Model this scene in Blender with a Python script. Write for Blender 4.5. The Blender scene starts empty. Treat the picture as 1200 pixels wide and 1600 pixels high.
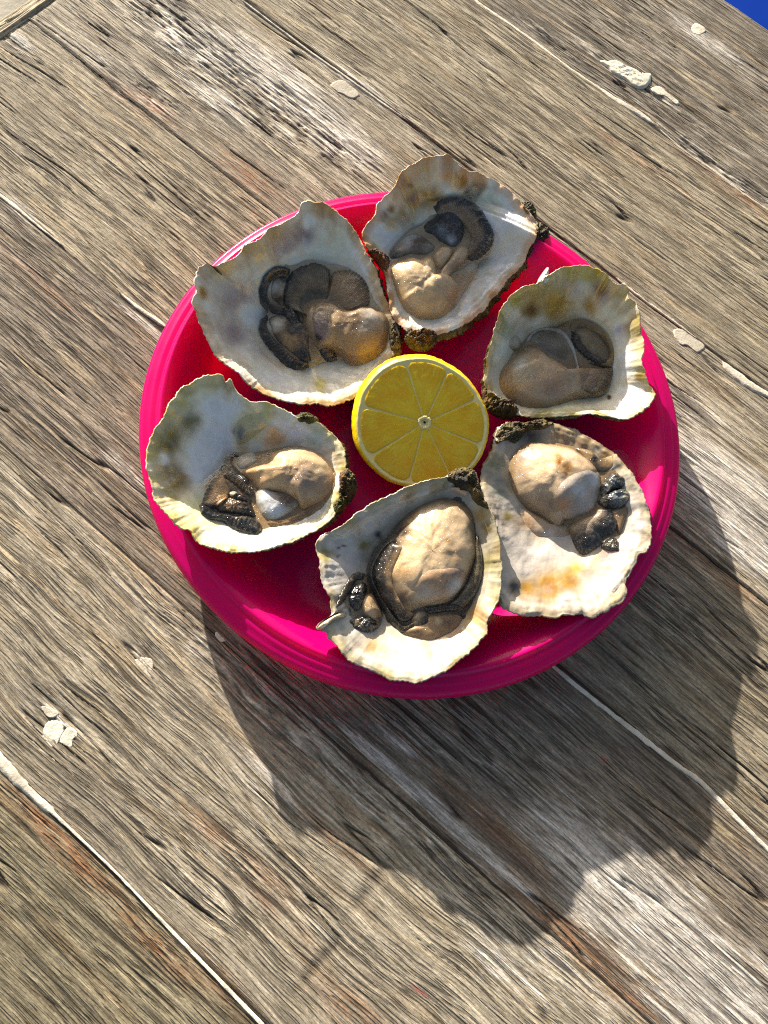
import bpy, math, random
import numpy as np
from mathutils import Matrix, Vector
from mathutils.bvhtree import BVHTree

# ------------------------------------------------------------------ camera, sky, sun, exposure
scene = bpy.context.scene
COL = scene.collection
TILT, CAMZ, CAMY, CAMX, ROLL, AZ = 17.3567, .3335, -.1426, -.0021, 16.9662, -23.9247
FPX = 1202.0                                   # focal length in pixels of the 1200x1600 photograph
SUN_EL, SUN_AZ = 16.0, -40.0                   # low sun, azimuth from +Y towards -X

_t, _r = math.radians(TILT), math.radians(ROLL)
FWD = np.array([0, math.sin(_t), -math.cos(_t)])
_up0 = np.array([0, math.cos(_t), math.sin(_t)]); _rt0 = np.array([1., 0, 0])
RT = _rt0 * math.cos(_r) + _up0 * math.sin(_r)
UP = -_rt0 * math.sin(_r) + _up0 * math.cos(_r)
CAM = np.array([CAMX, CAMY, CAMZ])
camd = bpy.data.cameras.new('camera')
camd.sensor_fit = 'AUTO'; camd.sensor_width = 36.0; camd.lens = FPX / 1600 * 36.0
camd.clip_start = .01; camd.clip_end = 200
cam = bpy.data.objects.new('camera', camd); COL.objects.link(cam)
M = Matrix.Identity(4)
for i in range(3):
    M[i][0], M[i][1], M[i][2], M[i][3] = RT[i], UP[i], -FWD[i], CAM[i]
cam.matrix_world = M
scene.camera = cam

sa, se = math.radians(SUN_AZ), math.radians(SUN_EL)
TOSUN = Vector((math.sin(sa) * math.cos(se), math.cos(sa) * math.cos(se), math.sin(se)))
world = bpy.data.worlds.new('World'); scene.world = world; world.use_nodes = True
wn = world.node_tree.nodes; wl = world.node_tree.links
sky = wn.new('ShaderNodeTexSky'); sky.sky_type = 'NISHITA'; sky.sun_disc = False
sky.sun_elevation = se; sky.sun_rotation = sa
sky.air_density = 1.0; sky.dust_density = 4.0; sky.ozone_density = .3
bg = wn['Background']; bg.inputs['Strength'].default_value = .064
wl.new(sky.outputs[0], bg.inputs[0])
sund = bpy.data.lights.new('sun', 'SUN'); sund.energy = 4.6; sund.angle = math.radians(.53); sund.color = (1, .925, .82)
sun = bpy.data.objects.new('sun', sund); COL.objects.link(sun)
sun.rotation_euler = TOSUN.to_track_quat('Z', 'Y').to_euler()

vs = scene.view_settings
vs.view_transform = 'Standard'; vs.look = 'None'; vs.gamma = 1; vs.use_curve_mapping = False; vs.exposure = 1.36
scene.render.engine = 'CYCLES'
scene.cycles.use_denoising = False; scene.cycles.sample_clamp_indirect = .22; scene.cycles.use_light_tree = False; scene.cycles.use_adaptive_sampling = False; scene.cycles.pixel_filter_type = 'BLACKMAN_HARRIS'; scene.cycles.filter_width = 1.15
scene.cycles.max_bounces = 10; scene.cycles.diffuse_bounces = 5; scene.cycles.transmission_bounces = 6
scene.cycles.caustics_reflective = False; scene.cycles.caustics_refractive = False

# ------------------------------------------------------------------ helpers
random.seed(4); RNG = np.random.default_rng(4)

def ray(px, py):
    d = FWD + RT * ((px - 600) / FPX) - UP * ((py - 800) / FPX)
    return d / np.linalg.norm(d)
def un(px, py, z=0.):
    """point at height z seen at a pixel of the 1200x1600 photograph"""
    d = ray(px, py); return CAM + d * ((z - CAM[2]) / d[2])
def lin(c):
    c = np.asarray(c, float) / 255.
    return np.where(c <= .04045, c / 12.92, ((c + .055) / 1.055) ** 2.4)
def sstep(a, b, x):
    t = np.clip((x - a) / (b - a), 0, 1); return t * t * (3 - 2 * t)

def _h(ix, iy, seed):
    n = (ix.astype(np.int64) * 374761393 + iy.astype(np.int64) * 668265263 + seed * 1274126177) & 0xffffffff
    n = ((n ^ (n >> 13)) * 1274126177) & 0xffffffff
    n = n ^ (n >> 16)
    return (n & 0xffff).astype(np.float32) * (2 * math.pi / 65536.)
def pnoise(x, y, seed=0):
    """2D gradient noise, about -1..1"""
    x = np.asarray(x, float); y = np.asarray(y, float)
    x, y = np.broadcast_arrays(x, y)
    x0 = np.floor(x); y0 = np.floor(y); fx = x - x0; fy = y - y0
    ix = x0.astype(np.int64); iy = y0.astype(np.int64)
    def g(dx, dy):
        a = _h(ix + dx, iy + dy, seed); return np.cos(a) * (fx - dx) + np.sin(a) * (fy - dy)
    u = fx * fx * fx * (fx * (fx * 6 - 15) + 10); v = fy * fy * fy * (fy * (fy * 6 - 15) + 10)
    a = g(0, 0); b = g(1, 0); c = g(0, 1); d = g(1, 1)
    return 1.45 * ((a + (b - a) * u) * (1 - v) + (c + (d - c) * u) * v)
def fbm(x, y, seed=0, octv=4, gain=.5):
    s = 0; a = 1.; t = 0
    for o in range(octv):
        s = s + a * pnoise(np.asarray(x) * 2 ** o, np.asarray(y) * 2 ** o, seed + o * 17); t += a; a *= gain
    return s / t

def mesh_obj(name, V, F, mats, parent=None, col=None, smooth=True, matidx=None, extra=None):
    """V (n,3), F (m,4) or a list of faces -> ONE mesh object; col (n,3) linear colours as the attribute 'pigment'"""
    me = bpy.data.meshes.new(name)
    V = np.ascontiguousarray(V, np.float32)
    if isinstance(F, np.ndarray):
        k = F.shape[1]
        me.vertices.add(len(V)); me.vertices.foreach_set('co', V.ravel())
        me.loops.add(F.size); me.loops.foreach_set('vertex_index', np.ascontiguousarray(F, np.int32).ravel())
        me.polygons.add(len(F))
        me.polygons.foreach_set('loop_start', np.arange(0, F.size, k, dtype=np.int32))
        me.update(calc_edges=True)
    else:
        me.from_pydata([tuple(v) for v in V], [], F)
    me.validate()
    if smooth: me.polygons.foreach_set('use_smooth', np.ones(len(me.polygons), bool))
    for m in (mats if isinstance(mats, (list, tuple)) else [mats]): me.materials.append(m)
    if matidx is not None: me.polygons.foreach_set('material_index', np.ascontiguousarray(matidx, np.int32))
    if col is not None:
        at = me.attributes.new('pigment', 'FLOAT_COLOR', 'POINT')
        at.data.foreach_set('color', np.ascontiguousarray(np.c_[col, np.ones(len(col))], np.float32).ravel())
    for k, arr in (extra or {}).items():
        if arr.ndim == 2: at = me.attributes.new(k, 'FLOAT_VECTOR', 'POINT'); at.data.foreach_set('vector', np.ascontiguousarray(arr, np.float32).ravel())
        else: at = me.attributes.new(k, 'FLOAT', 'POINT'); at.data.foreach_set('value', np.ascontiguousarray(arr, np.float32))
    me.update()
    o = bpy.data.objects.new(name, me); COL.objects.link(o)
    if parent is not None: o.parent = parent
    return o
def empty(name, loc, label, cat, group=None):
    o = bpy.data.objects.new(name, None); COL.objects.link(o); o.location = loc; o.empty_display_size = .02
    o['label'] = label; o['category'] = cat
    if group: o['group'] = group
    return o
def grid_faces(n, m, wrap_n=False, off=0):
    """quads of an n x m vertex grid (index i*m+j)"""
    i = np.arange(n if wrap_n else n - 1); j = np.arange(m - 1)
    I, J = np.meshgrid(i, j, indexing='ij'); I2 = (I + 1) % n
    return np.stack([I * m + J, I2 * m + J, I2 * m + J + 1, I * m + J + 1], -1).reshape(-1, 4) + off
def crom(P, n, closed=True):
    """smooth curve through the rows of P, n samples evenly spaced along it"""
    P = np.asarray(P, float); k = len(P)
    if closed: Q = np.r_[P[-1:], P, P[:2]]; segs = k
    else: Q = np.r_[2 * P[:1] - P[1:2], P, 2 * P[-1:] - P[-2:-1]]; segs = k - 1
    t = np.linspace(0, 1, 12, endpoint=False)[:, None]; out = []
    for i in range(segs):
        a, b, c, d = Q[i], Q[i + 1], Q[i + 2], Q[i + 3]
        out.append(.5 * (2 * b + (c - a) * t + (2 * a - 5 * b + 4 * c - d) * t * t + (3 * b - a - 3 * c + d) * t ** 3))
    out = np.concatenate(out)
    out = np.r_[out, out[:1]] if closed else np.r_[out, P[-1:]]
    L = np.r_[0, np.cumsum(np.linalg.norm(np.diff(out, axis=0), axis=1))]
    s = np.linspace(0, L[-1], n, endpoint=not closed)
    return np.stack([np.interp(s, L, out[:, i]) for i in range(out.shape[1])], -1)

# ---- node helpers
def mat(name):
    m = bpy.data.materials.new(name); m.use_nodes = True
    return m, m.node_tree.nodes, m.node_tree.links, m.node_tree.nodes['Principled BSDF']
def N(nodes, typ, **kw):
    n = nodes.new(typ)
    for k, v in kw.items():
        if k in n.inputs: n.inputs[k].default_value = v
        else: setattr(n, k, v)
    return n
def noise(nodes, links, vec, scale, detail=4, rough=.6):
    n = N(nodes, 'ShaderNodeTexNoise'); n.inputs['Scale'].default_value = scale
    n.inputs['Detail'].default_value = detail; n.inputs['Roughness'].default_value = rough
    if vec is not None: links.new(vec, n.inputs['Vector'])
    return n.outputs['Fac']
def remap(nodes, links, v, a, b, c, d):
    n = nodes.new('ShaderNodeMapRange'); links.new(v, n.inputs[0])
    for i, x in enumerate((a, b, c, d)): n.inputs[i + 1].default_value = x
    return n.outputs[0]
def mixc(nodes, links, fac, a, b, blend='MIX'):
    n = nodes.new('ShaderNodeMix'); n.data_type = 'RGBA'; n.blend_type = blend
    for inp, v in ((n.inputs[0], fac), (n.inputs[6], a), (n.inputs[7], b)):
        if hasattr(v, 'links'): links.new(v, inp)
        elif isinstance(v, (int, float)): inp.default_value = v
        else: inp.default_value = (*v[:3], 1)
    return n.outputs[2]
def bump(nodes, links, h, strength, dist, prev=None):
    n = nodes.new('ShaderNodeBump'); n.inputs['Strength'].default_value = strength; n.inputs['Distance'].default_value = dist
    links.new(h, n.inputs['Height'])
    if prev is not None: links.new(prev, n.inputs['Normal'])
    return n.outputs[0]
def objco(nodes): return nodes.new('ShaderNodeTexCoord').outputs['Object']
def pigment(nodes): return N(nodes, 'ShaderNodeAttribute', attribute_name='pigment').outputs['Color']

# ------------------------------------------------------------------ materials
def wood_material():
    m, n, l, b = mat('weathered_wood')
    gr = N(n, 'ShaderNodeAttribute', attribute_name='grain').outputs['Vector']      # along and across the grain in mm, bent as the grain bends
    def gnoise(lu, lv, det=2, rough=.55, off=0.):
        mp = n.new('ShaderNodeMapping'); l.new(gr, mp.inputs[0]); mp.inputs['Scale'].default_value = (1 / lu, 1 / lv, 1); mp.inputs['Location'].default_value = (off, off * 1.7, off * .3)
        return noise(n, l, mp.outputs[0], 1.0, det, rough)
    def line(lu, lv, wd, mu, mv, lo, hi, off):
        x = gnoise(lu, lv, 1, .5, off)
        ma = n.new('ShaderNodeMath'); ma.operation = 'SUBTRACT'; l.new(x, ma.inputs[0]); ma.inputs[1].default_value = .5
        ab = n.new('ShaderNodeMath'); ab.operation = 'ABSOLUTE'; l.new(ma.outputs[0], ab.inputs[0])
        a_ = remap(n, l, ab.outputs[0], wd * .3, wd, 1, 0)
        k_ = remap(n, l, gnoise(mu, mv, 2, .6, off + 9), lo, hi, 0, 1)
        mu_ = n.new('ShaderNodeMath'); mu_.operation = 'MULTIPLY'; l.new(a_, mu_.inputs[0]); l.new(k_, mu_.inputs[1])
        return mu_.outputs[0]
    opn = N(n, 'ShaderNodeAttribute', attribute_name='open').outputs['Fac']
    L1 = line(120, 3.2, .055, 36, 3.4, .45, .56, 3.)
    L2 = line(70, 2.1, .065, 22, 2.0, .47, .57, 13.)
    L3 = line(40, 1.4, .08, 12, 1.4, .49, .58, 23.)
    def add(p, q, op='MAXIMUM'):
        x = n.new('ShaderNodeMath'); x.operation = op
        for i_, v_ in enumerate((p, q)):
            if hasattr(v_, 'links'): l.new(v_, x.inputs[i_])
            else: x.inputs[i_].default_value = v_
        return x.outputs[0]
    lines = add(add(L1, L2), add(L3, .75, 'MULTIPLY'))
    lines = add(lines, remap(n, l, opn, 0, 1, .45, 1.0), 'MULTIPLY')
    f1 = gnoise(40, .8, 3, .65, 31.); f2 = gnoise(11, .5, 3, .65, 41.)
    f3 = gnoise(1.5, .7, 3, .7, 51.); f4 = gnoise(16, 3.4, 4, .65, 61.)
    c = mixc(n, l, 1.0, pigment(n), mixc(n, l, remap(n, l, f1, .3, .7, 0, 1), (.70, .69, .67), (1.34, 1.34, 1.34)), 'MULTIPLY')
    c = mixc(n, l, 1.0, c, mixc(n, l, remap(n, l, f2, .3, .7, 0, 1), (.72, .71, .70), (1.30, 1.30, 1.30)), 'MULTIPLY')
    c = mixc(n, l, 1.0, c, mixc(n, l, remap(n, l, f3, .3, .7, 0, 1), (.72, .71, .69), (1.28, 1.28, 1.28)), 'MULTIPLY')
    c = mixc(n, l, 1.0, c, mixc(n, l, remap(n, l, f4, .34, .66, 0, 1), (.74, .72, .69), (1.24, 1.24, 1.24)), 'MULTIPLY')
    c = mixc(n, l, add(lines, .84, 'MULTIPLY'), c, tuple(lin((34, 27, 20))))
    l.new(c, b.inputs['Base Color'])
    b.inputs['Roughness'].default_value = .78; b.inputs['Specular IOR Level'].default_value = .25
    nb = bump(n, l, f1, .6, .0006); nb = bump(n, l, f2, .5, .0004, nb); nb = bump(n, l, f3, .3, .0003, nb)
    nb = bump(n, l, add(1.0, lines, 'SUBTRACT'), .8, .0006, nb)
    l.new(nb, b.inputs['Normal'])
    return m
def filler_material():
    m, n, l, b = mat('cracked_filler')
    co = objco(n)
    f = noise(n, l, co, 900, 5, .65); g = noise(n, l, co, 120, 4, .6)
    c = mixc(n, l, remap(n, l, g, .4, .7, 0, 1), tuple(lin((228, 222, 206))), tuple(lin((186, 176, 158))))
    c = mixc(n, l, 1.0, pigment(n), c, 'MULTIPLY')
    l.new(c, b.inputs['Base Color']); b.inputs['Roughness'].default_value = .7
    l.new(bump(n, l, f, .5, .0004, bump(n, l, g, .4, .0008)), b.inputs['Normal'])
    return m
def plate_material():
    m, n, l, b = mat('translucent_pink_plastic')
    b.inputs['Base Color'].default_value = (.87, .002, .26, 1)
    b.inputs['Roughness'].default_value = .23; b.inputs['IOR'].default_value = 1.48
    tr = n.new('ShaderNodeBsdfTranslucent'); tr.inputs[0].default_value = (1.0, .003, .08, 1)
    co = objco(n); f = noise(n, l, co, 700, 3, .6); g = noise(n, l, co, 60, 3, .5)
    l.new(remap(n, l, g, .35, .7, .17, .3), b.inputs['Roughness'])
    nb = bump(n, l, f, .06, .0002); l.new(nb, b.inputs['Normal']); l.new(nb, tr.inputs['Normal'])
    mx = n.new('ShaderNodeMixShader'); mx.inputs[0].default_value = .56
    l.new(b.outputs[0], mx.inputs[1]); l.new(tr.outputs[0], mx.inputs[2])
    l.new(mx.outputs[0], n['Material Output'].inputs[0])
    return m
def nacre_material():
    m, n, l, b = mat('shell_nacre')
    co = objco(n)
    f = noise(n, l, co, 220, 5, .6); g = noise(n, l, co, 900, 4, .6); h = noise(n, l, co, 90, 3, .55)
    c = mixc(n, l, 1.0, pigment(n), mixc(n, l, remap(n, l, f, .3, .7, 0, 1), (.9, .89, .87), (1.1, 1.1, 1.1)), 'MULTIPLY')
    l.new(c, b.inputs['Base Color'])
    l.new(remap(n, l, h, .35, .65, .22, .5), b.inputs['Roughness'])
    b.inputs['Coat Weight'].default_value = .9; b.inputs['Coat Roughness'].default_value = .09
    nb = bump(n, l, f, .25, .0012); nb = bump(n, l, g, .2, .0003, nb)
    l.new(nb, b.inputs['Normal'])
    cb = bump(n, l, f, .2, .001); l.new(cb, b.inputs['Coat Normal'])
    return m
def liquor_material():
    m, n, l, b = mat('clear_liquor')
    n.remove(b)
    tr = n.new('ShaderNodeBsdfTransparent'); tr.inputs[0].default_value = (.94, .92, .87, 1)
    gl = n.new('ShaderNodeBsdfGlossy'); gl.inputs['Roughness'].default_value = .04
    fr = n.new('ShaderNodeFresnel'); fr.inputs['IOR'].default_value = 1.34
    co = objco(n); nb = bump(n, l, noise(n, l, co, 190, 3, .5), .5, .0014)
    l.new(nb, gl.inputs['Normal']); l.new(nb, fr.inputs['Normal'])
    mx = n.new('ShaderNodeMixShader'); ge = n.new('ShaderNodeNewGeometry'); fm = n.new('ShaderNodeMath'); fm.operation = 'MULTIPLY'; fi = n.new('ShaderNodeMath'); fi.operation = 'SUBTRACT'; fi.inputs[0].default_value = 1.
    l.new(ge.outputs['Backfacing'], fi.inputs[1]); l.new(fi.outputs[0], fm.inputs[0]); l.new(fr.outputs[0], fm.inputs[1])      # the film reflects at its upper side only
    l.new(fm.outputs[0], mx.inputs[0]); l.new(tr.outputs[0], mx.inputs[1]); l.new(gl.outputs[0], mx.inputs[2])
    l.new(mx.outputs[0], n['Material Output'].inputs[0])
    return m
def crust_material():
    m, n, l, b = mat('shell_crust')
    co = objco(n)
    f = noise(n, l, co, 260, 5, .7); g = noise(n, l, co, 1100, 5, .7); k = noise(n, l, co, 120, 4, .6)
    c = mixc(n, l, remap(n, l, f, .42, .62, 0, 1), tuple(lin((62, 53, 34))), tuple(lin((124, 114, 70))))
    c = mixc(n, l, remap(n, l, k, .55, .68, 0, 1), c, tuple(lin((148, 128, 92))))
    c = mixc(n, l, remap(n, l, g, .58, .72, 0, .8), c, tuple(lin((190, 178, 140))))
    c = mixc(n, l, 1.0, pigment(n), c, 'MULTIPLY')
    l.new(c, b.inputs['Base Color']); l.new(remap(n, l, g, .3, .7, .25, .8), b.inputs['Roughness'])
    nb = bump(n, l, f, .9, .0018); nb = bump(n, l, g, .9, .0008, nb); l.new(nb, b.inputs['Normal'])
    return m
def flesh_material():
    m, n, l, b = mat('wet_oyster_flesh')
    co = objco(n)
    f = noise(n, l, co, 330, 4, .6); g = noise(n, l, co, 1300, 3, .6); h = noise(n, l, co, 130, 4, .55)
    c = mixc(n, l, 1.0, pigment(n), mixc(n, l, remap(n, l, h, .3, .7, 0, 1), (.86, .84, .81), (1.16, 1.16, 1.16)), 'MULTIPLY')
    c = mixc(n, l, 1.0, c, mixc(n, l, remap(n, l, g, .3, .7, 0, 1), (.9, .9, .9), (1.08, 1.09, 1.1)), 'MULTIPLY')
    c = mixc(n, l, remap(n, l, f, .52, .72, 0, .3), c, tuple(lin((168, 162, 154))))
    h2 = noise(n, l, co, 95, 4, .6)
    c = mixc(n, l, remap(n, l, h2, .5, .66, 0, .6), c, mixc(n, l, 1.0, c, (.60, .585, .56), 'MULTIPLY'))
    hs = n.new('ShaderNodeHueSaturation'); hs.inputs['Saturation'].default_value = 1.05; hs.inputs['Value'].default_value = .93; l.new(c, hs.inputs['Color']); c = hs.outputs[0]
    l.new(c, b.inputs['Base Color'])
    b.inputs['Roughness'].default_value = .26; b.inputs['IOR'].default_value = 1.45
    b.inputs['Subsurface Weight'].default_value = .3; b.inputs['Subsurface Radius'].default_value = (1, .8, .62); b.inputs['Subsurface Scale'].default_value = .0018
    b.inputs['Coat Weight'].default_value = 1.0; b.inputs['Coat Roughness'].default_value = .05; b.inputs['Coat IOR'].default_value = 1.45
    nb = bump(n, l, h, .12, .002); nb = bump(n, l, f, .14, .0007, nb)
    l.new(nb, b.inputs['Normal'])
    l.new(bump(n, l, g, .25, .0003, bump(n, l, f, 1.0, .0018, bump(n, l, h, .6, .0032))), b.inputs['Coat Normal'])
    return m
def plain(name, col, rough, nscale, var=.2, bstr=.3, bdist=.001, spec=.5):
    m, n, l, b = mat(name); co = objco(n); f = noise(n, l, co, nscale, 5, .6)
    c = lin(col)
    l.new(mixc(n, l, remap(n, l, f, .3, .7, 0, 1), tuple(c * (1 - var)), tuple(np.minimum(c * (1 + var), 1))), b.inputs['Base Color'])
    b.inputs['Roughness'].default_value = rough; b.inputs['Specular IOR Level'].default_value = spec
    l.new(bump(n, l, f, bstr, bdist), b.inputs['Normal'])
    return m
WOOD = wood_material(); FILL = filler_material(); PINK = plate_material()
NACRE = nacre_material(); CRUST = crust_material(); FLESH = flesh_material(); LIQUOR = liquor_material()

# ------------------------------------------------------------------ setting: ground and the blue panel beyond the table
GR = plain('sunlit_concrete', (172, 165, 148), .9, 40, .15, .4, .004)
g = mesh_obj('ground', np.array([(-60, -60, -.74), (60, -60, -.74), (60, 60, -.74), (-60, 60, -.74)], float), np.array([[0, 1, 2, 3]]), GR, smooth=False)
g['kind'] = 'structure'

DU = np.array([math.cos(math.radians(AZ)), math.sin(math.radians(AZ)), 0.]); DV = np.array([-DU[1], DU[0], 0.])
def uv2w(u, v, z=0.): return DU * u + DV * v + np.array([0, 0, z])
def px2uv(px, py, z=0.):
    P = un(px, py, z); return float(P @ DU), float(P @ DV)
ROTZ = math.radians(AZ)

def box_bevel(name, u0, u1, v0, v1, z0, z1, m, parent=None, bev=.004):
    import bmesh
    bm = bmesh.new(); bmesh.ops.create_cube(bm, size=1)
    for v in bm.verts:
        v.co = (u0 + (v.co.x + .5) * (u1 - u0), v0 + (v.co.y + .5) * (v1 - v0), z0 + (v.co.z + .5) * (z1 - z0))
    bmesh.ops.bevel(bm, geom=bm.edges[:], offset=bev, segments=3, affect='EDGES', profile=.6)
    me = bpy.data.meshes.new(name); bm.to_mesh(me); bm.free(); me.materials.append(m)
    o = bpy.data.objects.new(name, me); COL.objects.link(o)
    if parent is not None: o.parent = parent
    return o
BLUE = plain('blue_paint', (3, 52, 150), .8, 25, .06, .15, .002, .05)
bp = box_bevel('blue_panel', -.42, .55, .405, .80, -.30, -.27, BLUE, bev=.01)
bp.rotation_euler.z = ROTZ
bp['label'] = 'flat dark blue panel beyond the upper right table edge'; bp['category'] = 'panel'
bleg = plain('blue_leg_paint', (8, 50, 120), .5, 40)
for u in (-.38, .5):
    for v in (.44, .76):
        box_bevel('leg', u - .02, u + .02, v - .02, v + .02, -.739, -.301, bleg, bp, .004)

# ------------------------------------------------------------------ the table: weathered planks
SEAM = [.3444, .2341, .1395, .0482, -.0383, -.1256, -.2175, -.305, -.392]     # across the grain, from the upper right edge down
U_IN, U_END = -.307, -.316
table = empty('wooden_table', (0, 0, -.74), 'weathered grey plank table with white filler in its seams', 'table')

def blob_uv(lst):
    """(px, py, r_along_mm, r_across_mm, amount) -> gaussian sum as a function of u, v"""
    L = [(*px2uv(a, b), ru / 1000., rv / 1000., k) for a, b, ru, rv, k in lst]
    def f(u, v):
        s = np.zeros(np.broadcast(u, v).shape)
        for cu, cv, ru, rv, k in L:
            s = np.maximum(s, k * np.exp(-((u - cu) / ru) ** 2 - ((v - cv) / rv) ** 2))
        return s
    return f
ROT = blob_uv([(260, 30, 40, 14, 1), (330, 90, 45, 16, 1), (430, 170, 50, 16, .9), (240, 150, 25, 9, .8), (180, 130, 20, 6, .6), (520, 230, 30, 14, .8),
               (1000, 130, 60, 5, .8), (860, 65, 30, 5, .7), (1120, 260, 50, 5, .9), (30, 70, 12, 4, 1), (420, 1115, 60, 6, .6), (560, 1235, 60, 8, .8), (680, 1330, 50, 8, .8), (280, 985, 50, 6, .7),
               (90, 1125, 14, 6, .9), (230, 1022, 10, 4, .7), (650, 1160, 40, 8, .4)])
PAINT = blob_uv([(300, 60, 60, 25, .6), (440, 130, 70, 20, .75), (330, 150, 40, 14, .6), (540, 220, 40, 16, .7), (1130, 760, 50, 22, .95), (1180, 850, 40, 18, .8), (1080, 640, 40, 12, .55),
                 (1000, 1420, 70, 24, .85), (1120, 1560, 60, 30, .7), (880, 1520, 50, 14, .5), (600, 1195, 30, 3, .8), (660, 1245, 40, 4, .85), (740, 1320, 45, 3.5, .85), (620, 1160, 25, 3, .6), (800, 1240, 50, 10, .4),
                 (1100, 60, 40, 8, .7), (980, 60, 60, 14, .35), (780, 1500, 40, 14, .5), (120, 60, 60, 20, .4), (32, 62, 9, 3.5, 1.0), (760, 100, 50, 10, .35), (560, 130, 50, 8, .55),
                 (30, 325, 20, 4, .8), (200, 740, 60, 6, .5), (220, 500, 30, 4, .6), (420, 1220, 40, 10, .5), (600, 30, 60, 20, .3), (1060, 480, 60, 16, .3)])
ORANGE = blob_uv([(80, 1290, 25, 4, .8), (110, 1330, 30, 5, .9), (240, 1475, 22, 4, .8), (170, 1390, 20, 3, .5), (330, 1530, 22, 5, .5), (330, 1300, 14, 3, .6), (560, 1590, 22, 6, .6), (900, 1470, 40, 5, .8), (960, 1540, 40, 4, .6), (770, 1290, 30, 5, .6), (420, 1370, 16, 4, .5),
                  (1150, 300, 40, 4, .6), (200, 150, 18, 5, .7), (240, 165, 16, 5, .8), (385, 275, 20, 8, .7), (1000, 250, 40, 3, .4), (60, 440, 30, 5, .4), (430, 1420, 18, 3, .6), (1130, 900, 40, 5, .35), (520, 1310, 16, 2.5, .6)])
PINKST = blob_uv([(652, 1546, 2.2, .7, .9), (661, 1552, 2, .6, .9), (944, 1188, 1.4, .8, .9)])
DARK = blob_uv([(150, 690, 10, 2.2, 1), (330, 130, 30, 3, .5), (900, 75, 40, 4, .8), (980, 135, 30, 3, .8), (60, 770, 20, 2, .8), (100, 1125, 12, 4, .9), (230, 1025, 9, 2, .8), (100, 1200, 40, 8, .5), (150, 1230, 30, 5, .5), (1050, 1235, 12, 3, .9), (790, 1375, 12, 2.5, .8), (1070, 250, 30, 3, .5), (90, 200, 40, 10, .35), (270, 290, 40, 8, .35),
                (1100, 1010, 60, 25, .35), (1000, 1100, 60, 25, .35)])
CROSS = blob_uv([(590, 1372, 2.5, 9, 1), (573, 1395, 2.5, 8, 1), (515, 1488, 2, 7, .9), (490, 1515, 2, 8, 1)])
BRIGHT = blob_uv([(700, 1420, 60, 14, .8), (560, 1330, 50, 12, .5), (850, 1450, 50, 12, .6), (480, 90, 40, 12, .5), (1130, 700, 50, 20, .5)])

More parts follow.
